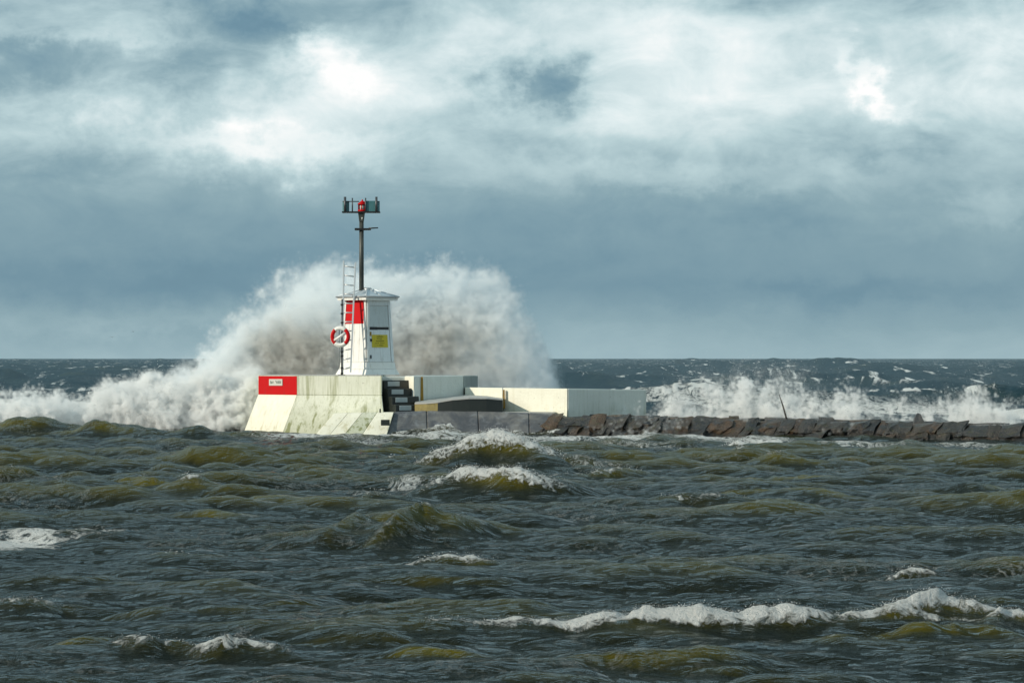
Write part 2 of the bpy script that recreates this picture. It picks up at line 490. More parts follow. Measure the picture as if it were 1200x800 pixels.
# foam lying on the water: px, py, rx px, ry px, amount
FOAM = [(400, 513, 130, 6, .85), (520, 514, 80, 7, .72), (650, 516, 90, 8, .66), (720, 514, 90, 8, .72), (430, 520, 120, 6, .55), (760, 525, 120, 9, .5), (830, 515, 70, 8, .7),
        (900, 520, 60, 6, .7), (1000, 524, 130, 6, .6), (1130, 524, 100, 6, .6), (1040, 530, 40, 4, .5), (600, 530, 50, 6, .45),
        (20, 632, 75, 16, .85), (110, 622, 80, 9, .62), (60, 600, 60, 8, .4), (210, 632, 90, 10, .35), (20, 680, 60, 12, .45), (60, 740, 60, 10, .3),
        (330, 580, 90, 8, .3), (480, 572, 60, 9, .55), (430, 582, 50, 9, .5), (700, 552, 80, 5, .5), (850, 736, 200, 6, .35), (800, 719, 170, 7, .5), (1120, 708, 80, 7, .5), (290, 744, 60, 6, .45), (575, 546, 80, 6, .5), (680, 760, 40, 30, .2),
        (560, 650, 60, 5, .4), (1070, 664, 40, 6, .4), (820, 482, 200, 6, .65), (1050, 485, 200, 6, .65), (150, 488, 220, 16, 1.0), (1150, 500, 100, 6, .4),
        (430, 612, 40, 8, .2), (1000, 700, 200, 20, .12), (800, 640, 300, 30, .10), (300, 690, 300, 40, .12)]

def wave_world(px, py, zc):
    D = (CZ - zc) * F / max(py - HZ, 3.0)
    return (px - 600) / F * D, D

def sea_state(x, y):
    r = np.hypot(x, y)
    outer = smooth(y - shore_line(x), -1.0, 9.0)
    outer = np.maximum(outer, smooth(-x - 17, 0, 10) * smooth(y, 80, 105))
    fS = 1 - smooth(r, 70, 260)
    lod = 1 - 0.3 * smooth(r, 3000, 9000)
    # gusts: patches of rougher and calmer chop
    gust = (1.0 + 0.22 * np.clip(samp(SM, 120.0, x, y), -2, 2)) * np.interp(r, [18, 32, 52, 80], [.30, .50, .95, 1.15])
    lee = 1 - .55 * np.exp(-((y - shore_line(x) + 6) / 7) ** 2)
    aH = (1 - 0.35 * outer) * gust * lee
    aO = outer * np.interp(r, [110, 250, 600], [.95, 1.5, 1.95]) + 0.06
    wsum = np.zeros_like(x); wz = np.zeros_like(x); wf = np.zeros_like(x); crest = np.zeros_like(x)
    for (px, py, hw, H, fl, tilt, fo) in WAVES:
        H = H * ((.92 if H > .4 else .72) if py > 508 else .66 if py > 490 else .8); fl = fl * .8; hw = hw * 1.15
        cx, cyy = wave_world(px, py, H)
        ln = hw / F * cyy * 1.25
        sel = (np.abs(x - cx) < ln * 2.6) & (np.abs(y - cyy) < fl * 7 + 3 + ln)
        if not sel.any(): continue
        xs, ys = x[sel], y[sel]
        wob = samp(SM, 31.0, xs + cx * 3, ys * .5 + cx * 7) * 0.22 * fl + samp(SM, 11.0, xs, ys * .4) * .07 * fl
        u = (xs - cx) / ln
        bend = 0.28 * fl * np.sin(3.1 * u + cx)
        v = (ys - cyy) + wob + bend + tilt * (xs - cx) * 6
        along = np.exp(-(u ** 2) ** 1.1) * (1 + .30 * samp(SM, 13.0, xs + cx, ys * .2) * min(1, .3 / H))
        prof = np.where(v < 0, np.exp(-np.abs(v / (fl * .8)) ** 1.25), np.exp(-np.abs(v / (fl * 2.2)) ** 1.15))
        wz[sel] += H * along * prof
        wsum[sel] = np.maximum(wsum[sel], along * np.exp(-(v / (fl * 2.2)) ** 2))
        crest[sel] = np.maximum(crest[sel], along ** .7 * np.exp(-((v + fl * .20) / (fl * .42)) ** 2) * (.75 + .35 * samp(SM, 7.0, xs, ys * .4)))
        fprof = np.where(v < 0, np.exp(-(v / (fl * (.22 + .30 * min(fo, 1)))) ** 2), np.exp(-(v / (fl * .45)) ** 2))
        wf[sel] = np.maximum(wf[sel], fo * along ** .6 * fprof)
    damp = 1 - 0.5 * np.clip(wsum, 0, 1)
    hH = samp(TH['h'], TH['L'], x, y); hO = samp(TO['h'], TO['L'], x, y); hS = samp(TS['h'], TS['L'], x, y)
    # sharpen crests a little
    z = (aH * (hH + 1.1 * (hH ** 2 - .011)) + aO * hO * lod) * damp + fS * hS * (0.7 + .3 * gust)
    dx = -(aH * samp(TH['dx'], TH['L'], x, y) + aO * lod * samp(TO['dx'], TO['L'], x, y)) * 1.25 * damp - fS * 1.1 * samp(TS['dx'], TS['L'], x, y)
    dy = -(aH * samp(TH['dy'], TH['L'], x, y) + aO * lod * samp(TO['dy'], TO['L'], x, y)) * 1.25 * damp - fS * 1.1 * samp(TS['dy'], TS['L'], x, y)
    jx = aH * samp(TH['jx'], TH['L'], x, y) + aO * samp(TO['jx'], TO['L'], x, y)
    jy = aH * samp(TH['jy'], TH['L'], x, y) + aO * samp(TO['jy'], TO['L'], x, y)
    fold = -(jx + jy)
    fold2 = aO * -(samp(TO['jx'], TO['L'], x, y) + samp(TO['jy'], TO['L'], x, y))
    fbr = samp(FN, 31.0, x, y * .7)
    cap = smooth(fold + .10 * fbr, .72, 1.15) * (1 - outer) * .8
    capo = smooth(fold2 + .05 * fbr + .07 * samp(SM, 47.0, x, y), .33, .46) * outer * (1 - smooth(r, 130, 240))
    foam = np.maximum(np.maximum(cap, capo), wf)
    ragged = smooth(samp(FN, 67.0, x, y * .35) + .6 * samp(SM, 23.0, x, y * .3), -.2, 1.3)
    foam = foam * (1 + (1.35 * ragged - 1) * smooth(r, 85, 140))
    lay = np.zeros_like(x)
    for (px, py, rx, ry, a) in FOAM:
        cx, cyy = wave_world(px, py, 0.0)
        cyy = min(cyy, 135.0); cx = (px - 600) / F * cyy
        wx = rx / F * cyy
        wy = max(ry * cyy * cyy / (F * CZ), .3)
        g = np.exp(-((x - cx) / wx) ** 2 - ((y - cyy) / wy) ** 2)
        lay = np.maximum(lay, a * g)
    # water stays low against the walls it meets
    z = z + wz
    near = smooth(r, 10, 24)
    z *= near
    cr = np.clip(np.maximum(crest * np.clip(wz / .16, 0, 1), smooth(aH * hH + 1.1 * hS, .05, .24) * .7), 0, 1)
    rough = np.clip(foam - .25, 0, 1)
    z += rough * (samp(SM, 6.1, x, y) * .030 + np.abs(samp(SM, 2.3, x, y)) * .035) * (1 - smooth(r, 150, 300)) + .03 * rough
    return x + dx * near, y + dy * near, z, foam, lay, cr, outer

FLIP = False
def build_sea():
    dense = np.radians(np.linspace(-13.2, 13.2, 640))
    side = np.radians(np.concatenate([np.linspace(13.5, 30, 40), np.linspace(33, 180, 36)]))
    th = np.concatenate([-side[::-1][1:], dense, side])           # from -180 (excluded) to 180
    r = [1.5, 4, 7, 9.5]
    while r[-1] < 150: r.append(r[-1] * 1.0029 if r[-1] > 17 else r[-1] * 1.02)
    g = 1.004
    while r[-1] < 30000:
        r.append(r[-1] * g); g = min(g * (1.0012 if r[-1] < 1500 else 1.01), 1.09)
    r = np.array(r)
    TT, RR = np.meshgrid(th, r, indexing='xy')                    # rows: rings
    x = (RR * np.sin(TT)).ravel(); y = (RR * np.cos(TT)).ravel()
    X, Y, Z, foam, lay, cr, outer = sea_state(x, y)
    nr, nt = len(r), len(th)
    co = np.stack([X, Y, Z], 1).astype(np.float32)
    co = np.vstack([co, [[0, 0, 0]]]).astype(np.float32)
    i = np.arange(nr - 1)[:, None]; j = np.arange(nt)[None, :]
    j2 = (j + 1) % nt
    q = np.stack([i * nt + j + 0 * j2, i * nt + j2, (i + 1) * nt + j2, (i + 1) * nt + j], -1).reshape(-1, 4)
    q = q[:, ::-1] if FLIP else q
    tri = np.stack([np.full(nt, nr * nt), (np.arange(nt) + 1) % nt, np.arange(nt)], 1)
    me = bpy.data.meshes.new('sea')
    me.vertices.add(len(co)); me.vertices.foreach_set('co', co.ravel())
    loops = np.concatenate([q.ravel(), tri.ravel()]).astype(np.int32)
    me.loops.add(len(loops)); me.loops.foreach_set('vertex_index', loops)
    npoly = len(q) + len(tri)
    me.polygons.add(npoly)
    ls = np.concatenate([np.arange(len(q)) * 4, len(q) * 4 + np.arange(len(tri)) * 3]).astype(np.int32)
    me.polygons.foreach_set('loop_start', ls)
    me.polygons.foreach_set('use_smooth', np.ones(npoly, dtype=bool))
    me.update(calc_edges=True)
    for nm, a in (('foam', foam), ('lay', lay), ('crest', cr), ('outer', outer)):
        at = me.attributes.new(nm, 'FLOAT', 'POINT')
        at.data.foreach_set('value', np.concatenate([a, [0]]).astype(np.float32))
    o = bpy.data.objects.new('sea', me)
    COL.objects.link(o)
    return tag(o, 'rough olive and blue-grey sea with whitecaps', 'sea', kind='structure')

m, T, bs, pos, out, geo = material('sea_water')
def attr(nm):
    a = T.n('ShaderNodeAttribute'); a.attribute_name = nm
    return a.outputs['Fac']
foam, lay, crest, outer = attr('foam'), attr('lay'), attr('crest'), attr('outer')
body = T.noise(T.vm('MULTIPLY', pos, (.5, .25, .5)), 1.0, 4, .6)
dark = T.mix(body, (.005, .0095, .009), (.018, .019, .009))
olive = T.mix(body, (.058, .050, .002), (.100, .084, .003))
col = T.mix(T.m('MULTIPLY', crest, .95), dark, olive)  # light through thin crests put into the colour as olive
col = T.mix(T.m('MULTIPLY', outer, .85), col, T.mix(T.m('MULTIPLY', crest, .6), (.003, .027, .042), (.024, .044, .042)))
# foam: dense on breaking crests, lace where it lies on the water
fv = T.vm('MULTIPLY', pos, (1.0, .75, 1.0))
lace1 = T.noise(fv, 1.9, 7, .68, 1.2)
lace2 = T.noise(fv, 9.0, 6, .7, .8)
ridge = T.m('SUBTRACT', 1.0, T.m('MULTIPLY', T.m('ABSOLUTE', T.m('SUBTRACT', lace1, .5)), 5.5))
lace = T.m('ADD', T.m('MULTIPLY', ridge, .55), T.m('MULTIPLY', lace2, .62))
fl_ = T.ss(T.m('ADD', T.m('MULTIPLY', lay, 1.05), T.m('MULTIPLY', lace, .75)), .98, 1.28)
fl_ = T.m('MULTIPLY', fl_, T.ss(lay, .03, .2))
fb = T.ss(T.m('ADD', T.m('MULTIPLY', foam, 1.0), T.m('MULTIPLY', T.m('SUBTRACT', T.m('ADD', T.m('MULTIPLY', lace2, .7), T.m('MULTIPLY', lace1, .5)), .6), 2.3)), .40, .80)
fb = T.m('MULTIPLY', fb, T.ss(foam, .05, .3))
wind = T.m('MULTIPLY', T.ss(T.m('ADD', T.m('MULTIPLY', ridge, .6), T.m('MULTIPLY', lace2, .6)), .78, 1.02), T.ss(T.noise(pos, .16, 4, .6), .50, .66))     # thin wind-blown flecks
far = T.ss(T.noise(T.vm('MULTIPLY', pos, (.34, .055, .0)), 1.0, 7, .66, .3), .585, .65)     # whitecaps of the open sea
far = T.m('MULTIPLY', far, T.ss(outer, .6, 1.0))
fm = T.m('MAXIMUM', T.m('MAXIMUM', fb, fl_), T.m('MAXIMUM', T.m('MULTIPLY', far, 1.0), T.m('MULTIPLY', wind, .28)), clamp=True)
col = T.mix(fm, col, (.74, .76, .75))
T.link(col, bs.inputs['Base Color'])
T.link(T.m('MULTIPLY_ADD', fm, .6, .04), bs.inputs['Roughness'])
bs.inputs['IOR'].default_value = 1.333
r1 = T.noise(T.vm('MULTIPLY', pos, (1.5, 3.6, 1.5)), 1.0, 5, .60, .5)
r2 = T.noise(T.vm('MULTIPLY', pos, (6.0, 12.0, 6.0)), 1.0, 5, .60, .4)
r3 = T.noise(pos, 26.0, 6, .7)
r4 = T.noise(T.vm('MULTIPLY', pos, (22.0, 34.0, 20.0)), 1.0, 4, .6, .3)
hgt = T.m('ADD', T.m('MULTIPLY', r1, .14), T.m('MULTIPLY', r2, .034))
hgt = T.m('ADD', hgt, T.m('MULTIPLY', r4, .003))
hgt = T.m('ADD', hgt, T.m('MULTIPLY', T.m('MULTIPLY', fm, r3), .09))
bump(T, bs, hgt, 1.0, 1.0)
nrm_out = bs.inputs['Normal'].links[0].from_socket
df = T.n('ShaderNodeBsdfDiffuse'); T.link(col, df.inputs['Color']); T.link(nrm_out, df.inputs['Normal'])
gl = T.n('ShaderNodeBsdfGlossy'); gl.inputs['Color'].default_value = (.86, .96, 1, 1); T.link(nrm_out, gl.inputs['Normal'])
T.link(T.m('MULTIPLY_ADD', fm, .6, T.m('MULTIPLY_ADD', outer, .18, .05)), gl.inputs['Roughness'])
fr_ = T.n('ShaderNodeFresnel'); fr_.inputs['IOR'].default_value = 1.333; T.link(nrm_out, fr_.inputs['Normal'])
bsoft = T.n('ShaderNodeBump'); bsoft.inputs['Strength'].default_value = .75; bsoft.inputs['Distance'].default_value = 1.0
T.link(hgt, bsoft.inputs['Height'])
fs_ = T.n('ShaderNodeFresnel'); fs_.inputs['IOR'].default_value = 1.333; T.link(bsoft.outputs[0], fs_.inputs['Normal'])
facn = T.m('MINIMUM', T.m('MULTIPLY', T.m('POWER', fs_.outputs[0], 1.3), .74), .42)
faco = T.m('MINIMUM', T.m('MULTIPLY', fr_.outputs[0], .38), .28)
so_ = T.ss(outer, .05, .8)
fac = T.m('ADD', T.m('MULTIPLY', so_, faco), T.m('MULTIPLY', T.m('SUBTRACT', 1.0, so_), facn))
fac = T.m('MULTIPLY', fac, T.m('MULTIPLY_ADD', fm, -.9, 1.0))
mx_ = T.n('ShaderNodeMixShader')
T.link(fac, mx_.inputs[0]); T.link(df.outputs[0], mx_.inputs[1]); T.link(gl.outputs[0], mx_.inputs[2])
bs.inputs['Specular IOR Level'].default_value = .24
mx2 = T.n('ShaderNodeMixShader')
mx2.inputs[0].default_value = 1.0; T.link(bs.outputs[0], mx2.inputs[1]); T.link(mx_.outputs[0], mx2.inputs[2])
T.link(mx2.outputs[0], out.inputs['Surface'])
M['sea'] = m
sea = build_sea()
sea.data.materials.append(M['sea'])

# ------------------------------------------------------------------ pier head (the white platform)
ZT = Zp(440.3, 100.0)                     # its top, about 2.04 m above the water
ZD = Zp(481.5, 98.6)                      # the low quay deck, about 0.83 m
root = empty('pier_head', (Xp(400, 101), 101, 0), 'whitewashed battered concrete pier head carrying the beacon hut', 'pier')
def xy(px, D): return Vector((Xp(px, D), D, 0))
def at(v, z): return Vector((v.x, v.y, z))
p0, p1, p2 = xy(303, 101.6), xy(348, 100.3), xy(447.5, 99.0)
back = [xy(452, 104.8), xy(330, 105.5), xy(303, 103.9)]
def batter(v, dx, dy, z): return Vector((v.x + dx, v.y + dy, z))
top_ring = [p0, p1, p2, back[0], back[1], back[2]]
zb = -0.8
k = (ZT - zb)
zm = Zp(462.5, 100.5)                     # above this the face stands upright, below it leans out
off = [(-1.0, -.35), (-.95, -.75), (.28, -.55), (0, .2), (-.2, .4), (-.9, .2)]
midr = [at(v, zm) for v in top_ring]
kb = (zm - zb) / (zm - Zp(500, 100))
botr = [batter(v, o[0] * .42 * kb, o[1] * .42 * kb, zb) for v, o in zip(top_ring, off)]
mb = MB()
mb.prism(midr, [at(v, ZT) for v in top_ring])
up = mb.build('upper_wall', M['white_wall'], root, .02)
mb = MB(); mb.prism(botr, [at(v, zm - .003) for v in top_ring]); mb.build('battered_base', M['white_wall'], root, .02)
# the paler cream stretch under the red panel, a thin sheet 4 mm proud
def facepoly(a, b, c, d, nrm, t, name, mat, parent, bevel=0):
    n_ = Vector(nrm).normalized()
    pts = [Vector(q) for q in (a, b, c, d)]
    mb = MB(); mb.hexa([pts[0] + n_ * t, pts[1] + n_ * t, pts[1] - n_ * .004, pts[0] - n_ * .004, pts[3] + n_ * t, pts[2] + n_ * t, pts[2] - n_ * .004, pts[3] - n_ * .004])
    return mb.build(name, mat, parent, bevel)
nl = Vector((-(p0.y - p1.y), -(p1.x - p0.x), 0)).normalized()
nl = Vector((p1.y - p0.y, -(p1.x - p0.x), 0)).normalized()
if nl.y > 0: nl = -nl
facepoly(at(p0, zm + .002), at(p1, zm + .002), at(p1, ZT - .012), at(p0, ZT - .012), nl, .006, 'red_panel', M['red'], root)
facepoly(botr[0], botr[1], at(p1, zm - .004), at(p0, zm - .004), nl, .008, 'cream_panel', M['cream_wall'], root)
# coping slab
mb = MB(); mb.prism([at(v, ZT + .002) for v in [p0 + Vector((.05, .05, 0)), p1 + Vector((.02, .05, 0)), p2 + Vector((-.02, .06, 0))] + back], [at(v, ZT + .028) for v in [p0 + Vector((.05, .05, 0)), p1 + Vector((.02, .05, 0)), p2 + Vector((-.02, .06, 0))] + back])
mb.build('top_slab', M['deck'], root, .01)
# sloped skirt slabs in front of the base
ap_top = [(391, 484.5), (408, 483.8), (425, 483.5), (442, 483.2), (461.5, 483.0)]
ap_bot = [(374, 504), (391, 504), (408, 504), (428, 504), (455, 504)]
for i in range(4):
    a, b = ap_top[i], ap_top[i + 1]; c, d = ap_bot[i], ap_bot[i + 1]
    g = .12
    da, db = 98.35 - .05 * i, 98.30 - .05 * i
    A, B = P(a[0] + g, a[1], da), P(b[0] - g, b[1], db)
    Cc, Dd = P(c[0] + g, c[1], da - .6), P(d[0] - g, d[1], db - .6)
    Cc += (Cc - A) * .6; Dd += (Dd - B) * .6
    inn = Vector((.0, .9, 0))
    mb = MB(); mb.hexa([Cc, Dd, Dd + inn, Cc + inn, A, B, B + inn * 1.2, A + inn * 1.2])
    mb.build('skirt_slab', M['cream_wall'] if i != 2 else M['white_wall'], root, .015)
mb = MB(); mb.box(P(451.5, 495, 97.45), (.30, .12, .20), .1); mb.build('drain_block', M['dark_wet_shade'], root)
mb = MB(); mb.box(P(445.5, 481, 98.2), (.05, .05, .13), 0); mb.build('iron_bolt', M['dark_wet_shade'], root)
# the stair well: dark wet steps going down to the quay, each with a pale plate on its riser
dn = Vector((.50, -.866, 0)); dw = Vector((.866, .50, 0))
for i in range(4):
    pxc = 466 + 4.6 * i
    D = 99.75 - .28 * i
    c = Vector((Xp(pxc, D), D, 0))
    zt = Zp(445.5 + 9.4 * i, D)
    hw_ = .54
    bot = ZD - .6
    q = [c - dw * hw_, c + dw * hw_, c + dw * hw_ - dn * 2.0, c - dw * hw_ - dn * 2.0]
    mb = MB(); mb.hexa([at(v, bot) for v in q] + [at(v, zt - .001 * i) for v in q])
    st = mb.build('stair_step', M['dark_wet_shade'], root, .02)
    pc = c - dw * .16 + dn * .012
    q = [pc - dw * .235, pc + dw * .235, pc + dw * .235 - dn * .03, pc - dw * .235 - dn * .03]
    mb = MB(); mb.hexa([at(v, zt - .23 + .02) for v in q] + [at(v, zt - .04) for v in q])
    mb.build('riser_plate', M['step_plate'], st, .008)
# landing behind the stairs and the wall right of them
mb = MB(); q = [xy(447.9, 100.2), xy(487, 100.6), xy(492, 104.6), xy(452.5, 104.75)]
mb.hexa([at(v, ZD - .5) for v in q] + [at(v, Zp(441.6, 100.4)) for v in q]); mb.build('landing', M['shade_grey_wall'], root, .02)
rw = [xy(474.5, 100.35), xy(485, 99.5), xy(543, 101.35), xy(538, 104.0), xy(490, 104.3)]
mb = MB(); mb.prism([at(v, ZD - 1.2) for v in rw], [at(v, ZT - .004) for v in rw]); mb.build('flank_wall', M['shade_grey_wall'], root, .02)  # shade of the side facing away put into its grey
en = (rw[1] - rw[0]); en = Vector((en.y, -en.x, 0)).normalized()
if en.y > 0: en = -en
facepoly(at(rw[0], Zp(457, 99)), at(rw[1], Zp(457, 99)), at(rw[1], ZT - .03), at(rw[0], ZT - .03), en, .006, 'sunlit_end_panel', M['cream_wall'], root)  # cream sheet painting the sunlit end face of the flank wall
mb = MB(); q = [xy(543.3, 101.4), xy(560, 103.2), xy(556, 105.2), xy(538.5, 104.05)]
mb.hexa([at(v, ZD - 1.2) for v in q] + [at(v, ZT - .012) for v in q]); mb.build('rear_wall', M['deep_shade_wall'], root, .02)  # turned further from the sun, its shade painted in
def marker(px, y0, y1, D, parent, w=.11):
    mb = MB(); a = P(px, y1, D); b = P(px, y0, D)
    mb.hexa([a + Vector((-w / 2, -.03, 0)), a + Vector((w / 2, -.03, 0)), a + Vector((w / 2, .06, 0)), a + Vector((-w / 2, .06, 0)),
             b + Vector((-w * .3, -.03, 0)), b + Vector((w * .3, -.03, 0)), b + Vector((w * .3, .06, 0)), b + Vector((-w * .3, .06, 0))])
    return mb.build('marker_strip', M['rust'], parent, .006)
marker(494.5, 441.5, 469.5, 99.76, root)

# ------------------------------------------------------------------ quay deck, ramp and apron
qr = empty('quay', (Xp(560, 98), 98.4, 0), 'low wet grey concrete quay with sloping apron below the parapet', 'quay')
edge = [(462, 482.2, 98.3), (500, 481.2, 98.4), (560, 481.8, 98.4), (620, 483.5, 98.2), (660, 485.5, 98.1)]
N_ = len(edge)
mb = MB()
tp = [P(*e) for e in edge]
lo = [Vector((v.x + (-.45 if i == 0 else .1 * math.sin(i)), v.y - 1.25, -.7)) for i, v in enumerate(tp)]
for i in range(N_ - 1):
    mbs = MB()
    g = Vector((.006, 0, 0))
    inn = Vector((0, 1.2, -.02))
    mbs.hexa([lo[i] + g, lo[i + 1] - g, at(lo[i + 1], -.8) + Vector((0, 2.4, 0)) - g, at(lo[i], -.8) + Vector((0, 2.4, 0)) + g, tp[i] + g, tp[i + 1] - g, tp[i + 1] + inn - g, tp[i] + inn + g])
    mbs.build('apron_slab', M['apron'], qr, .03)
mb = MB()
dq = [P(470, 482.6, 98.5), P(560, 482.0, 98.6), P(650, 484.2, 98.4), xy(655, 101), xy(480, 101)]
zz = ZD - .035
mb.prism([at(v, -.6) for v in dq], [at(v, zz) for v in dq]); mb.build('deck', M['deck'], qr, .01)
# curved ramp: ochre end towards the stairs painted as sunlit, front face painted dark as shade, pale top rising to the wall
fr = [(486, 473.5, 99.0), (500, 473.2, 98.7), (513, 472.0, 98.55), (530, 469.2, 98.5), (550, 467.6, 98.5), (570, 467.6, 98.55), (589, 469.2, 98.7)]
bk = [(487, 471, 99.4), (502, 468.5, 99.9), (516, 466.5, 100.4), (532, 464.3, 100.9), (548, 463.0, 101.2), (570, 464, 100.9), (590, 467, 100.4)]
ft = [P(*e) for e in fr]; bt = [P(*e) for e in bk]
def strip(i0, i1, name, mat):
    mb = MB()
    for i in range(i0, i1):
        a, b = ft[i], ft[i + 1]
        sh = Vector((0, -.05, 0))
        mb.hexa([at(a, ZD - .2) + sh, at(b, ZD - .2) + sh, at(bt[i + 1], ZD - .2), at(bt[i], ZD - .2), a, b, bt[i + 1] - Vector((0, .03, .03)), bt[i] - Vector((0, .03, .03))])
    return mb.build(name, mat, qr)
strip(0, 2, 'ramp_end', M['ochre'])
strip(2, 6, 'ramp_face', M['dark_wet_shade'])
mb = MB()
for i in range(0, 6):
    u = Vector((0, 0, .02)); d = Vector((0, -.03, 0))
    mb.hexa([ft[i] + d + u * .2, ft[i + 1] + d + u * .2, bt[i + 1] + u * .2, bt[i] + u * .2, ft[i] + d + u * 2, ft[i + 1] + d + u * 2, bt[i + 1] + u, bt[i] + u])
mb.build('ramp_top', M['deck'], qr)

# ------------------------------------------------------------------ parapet wall
pr = empty('parapet_wall', (Xp(655, 99.2), 99.4, ZD - .1), 'low cream parapet wall whose far flank is coloured grey as in shade', 'wall')
zc = Zp(455.4, 99.0)
c0, c1, c2 = xy(545, 101.2), xy(665, 98.75), xy(757.5, 101.2)
th_ = .45
z0, z1, z2 = Zp(453.8, 101.2), Zp(455.3, 98.75), Zp(456.6, 101.2)
fwd = (c1 - c0).normalized(); nrm = Vector((fwd.y, -fwd.x, 0))
if nrm.y > 0: nrm = -nrm
cut = c0.lerp(c1, .375)
def wallseg(a, b, za, zb_, zlow, name, mat, thick, parent):
    mb = MB(); t = Vector((0, thick, 0))
    mb.hexa([at(a, zlow), at(b, zlow), at(b + t, zlow), at(a + t, zlow), at(a, za), at(b, zb_), at(b + t, zb_), at(a + t, za)])
    return mb.build(name, mat, parent, .015)
zcut = z0 + (z1 - z0) * .375
wallseg(c0, cut - fwd * .012, z0, zcut, ZD - .5, 'wall_panel', M['cream_wall'], .5, pr)
wallseg(cut + fwd * .012, c1, zcut, z1, ZD - .16, 'wall_panel', M['cream_wall'], .5, pr)
mb = MB()
mb.hexa([at(c1 + Vector((.02, .012, 0)), ZD - .5), at(c2, ZD - .5), at(c2 + Vector((-.3, .6, 0)), ZD - .5), at(c1 + Vector((.02, .7, 0)), ZD - .5),
         at(c1 + Vector((.02, .012, 0)), z1 - .003), at(c2, z2), at(c2 + Vector((-.3, .6, 0)), z2), at(c1 + Vector((.02, .7, 0)), z1 - .003)])
mb.build('flank_panel', M['shade_grey_wall'], pr, .015)  # its grey holds the shade of the side away from the sun
kf = c1 - fwd * .36
mb = MB(); mb.hexa([at(kf + nrm * .05, ZD - .2), at(c1 + nrm * .05, ZD - .2), at(c1 + nrm * -.05 - fwd * .02, ZD - .2), at(kf - nrm * .05, ZD - .2),
                    at(kf + nrm * .03, ZD + .05), at(c1 + nrm * .02, ZD + .05), at(c1 - nrm * .05 - fwd * .02, ZD + .05), at(kf - nrm * .05, ZD + .05)])
mb.build('corner_foot', M['cream_wall'], pr)
marker(590.5, 456.5, 478.5, 100.12, pr, .09)

# ------------------------------------------------------------------ stone breakwater
br = empty('stone_breakwater', (Xp(900, 95), 95, 0), 'low breakwater of dark and rusty brown wet stones', 'breakwater')
ptA = P(622, 484.0, 98.2); ptB = P(1200, 494.8, 91.0)
bdir = (ptB - ptA)
ptE = ptA + bdir * 1.55
LEN = Vector((bdir.x, bdir.y, 0)).length * 1.55
bx_ = Vector((bdir.x, bdir.y, 0)).normalized()
by_ = Vector((bx_.y, -bx_.x, 0))
if by_.y > 0: by_ = -by_
def bw(s, t, z): # along, towards the camera, up
    f = s / LEN
    return Vector((ptA.x + (ptE.x - ptA.x) * f, ptA.y + (ptE.y - ptA.y) * f, 0)) + by_ * t + Vector((0, 0, z))
def ztop(s): return ptA.z + (ptE.z - ptA.z) * s / LEN
mb = MB()
mb.hexa([bw(-.4, 1.0, -.9), bw(LEN, 1.0, -.9), bw(LEN, -4.2, -.9), bw(-.4, -4.2, -.9), bw(-.4, -.35, ztop(0) - .32), bw(LEN, -.35, ztop(LEN) - .32), bw(LEN, -3.1, ztop(LEN) - .24), bw(-.4, -3.1, ztop(0) - .24)])
mb.build('core', M['dark_wet_shade'], br)
def rock_mesh(seed, sx=1.0, sy=1.0, sz=1.0, rough=.10, shear=0.0, sub=2):
    r = random.Random(seed)
    bm = bmesh.new()
    bmesh.ops.create_cube(bm, size=1.0)
    bmesh.ops.subdivide_edges(bm, edges=bm.edges[:], cuts=sub, use_grid_fill=True)
    ph = [r.uniform(0, 6.28) for _ in range(9)]
    for v in bm.verts:
        p = v.co.copy()
        l = max(abs(p.x), abs(p.y), abs(p.z)) * 2
        sph = p.normalized() * .62
        k_ = .22
        p = p * (1 - k_) + sph * k_
        p += Vector((math.sin(5 * p.y + ph[0]) + math.sin(7 * p.z + ph[1]), math.sin(5 * p.x + ph[2]) + math.sin(6 * p.z + ph[3]), math.sin(5 * p.x + ph[4]) + math.sin(7 * p.y + ph[5]))) * rough * .3
        p += Vector((r.uniform(-1, 1), r.uniform(-1, 1), r.uniform(-1, 1))) * rough * .35
        p.x += shear * p.z
        v.co = Vector((p.x * sx, p.y * sy, p.z * sz))
    me = bpy.data.meshes.new('stone')
    bm.to_mesh(me); bm.free()
    me.polygons.foreach_set('use_smooth', [False] * len(me.polygons))
    return me
variants = [rock_mesh(100 + i, rough=.15, shear=random.uniform(.4, 1.1)) for i in range(14)]
for me_ in variants: me_.materials.append(M['stone'])
crestv = [rock_mesh(300 + i, rough=.10) for i in range(8)]
for me_ in crestv: me_.materials.append(M['crest'])
borg = br.location
def put_stone(me_, loc, scl, rot, name='stone', parent=br):
    o = bpy.data.objects.new(name, me_)
    COL.objects.link(o)
    o.parent = parent
    o.location = loc - borg
    o.scale = scl
    o.rotation_euler = rot
    return o
ang = math.atan2(bx_.y, bx_.x)
for c_ in range(4):
    s = -.25 + .2 * c_
    while s < LEN:
        w = random.choice((random.uniform(.24, .42), random.uniform(.4, .8)))
        hgt_ = .36 + random.uniform(-.07, .08)
        z = ztop(s) - .42 - .27 * c_ + random.uniform(-.06, .05) * (1 if c_ else .45)
        t = -.12 + .27 * c_ + random.uniform(-.05, .06)
        put_stone(random.choice(variants), bw(s + w / 2, t, z), (w * 1.2, random.uniform(.6, .75), hgt_ * 1.2), (random.uniform(.4, .75), random.uniform(-.22, .16) * (1 if c_ else .4), ang + random.uniform(-.22, .22)))
        s += w
for c_ in range(3):
    s = -.3 + .3 * c_
    while s < LEN:
        w = random.uniform(.7, 1.4)
        put_stone(random.choice(crestv), bw(s + w / 2, -.72 - .85 * c_, ztop(s) - .34 + .03 * c_ + random.uniform(-.03, .03)), (w * 1.04, .92, .36), (random.uniform(-.05, .05), random.uniform(-.04, .04), ang + random.uniform(-.1, .1)), 'crest_stone')
        s += w
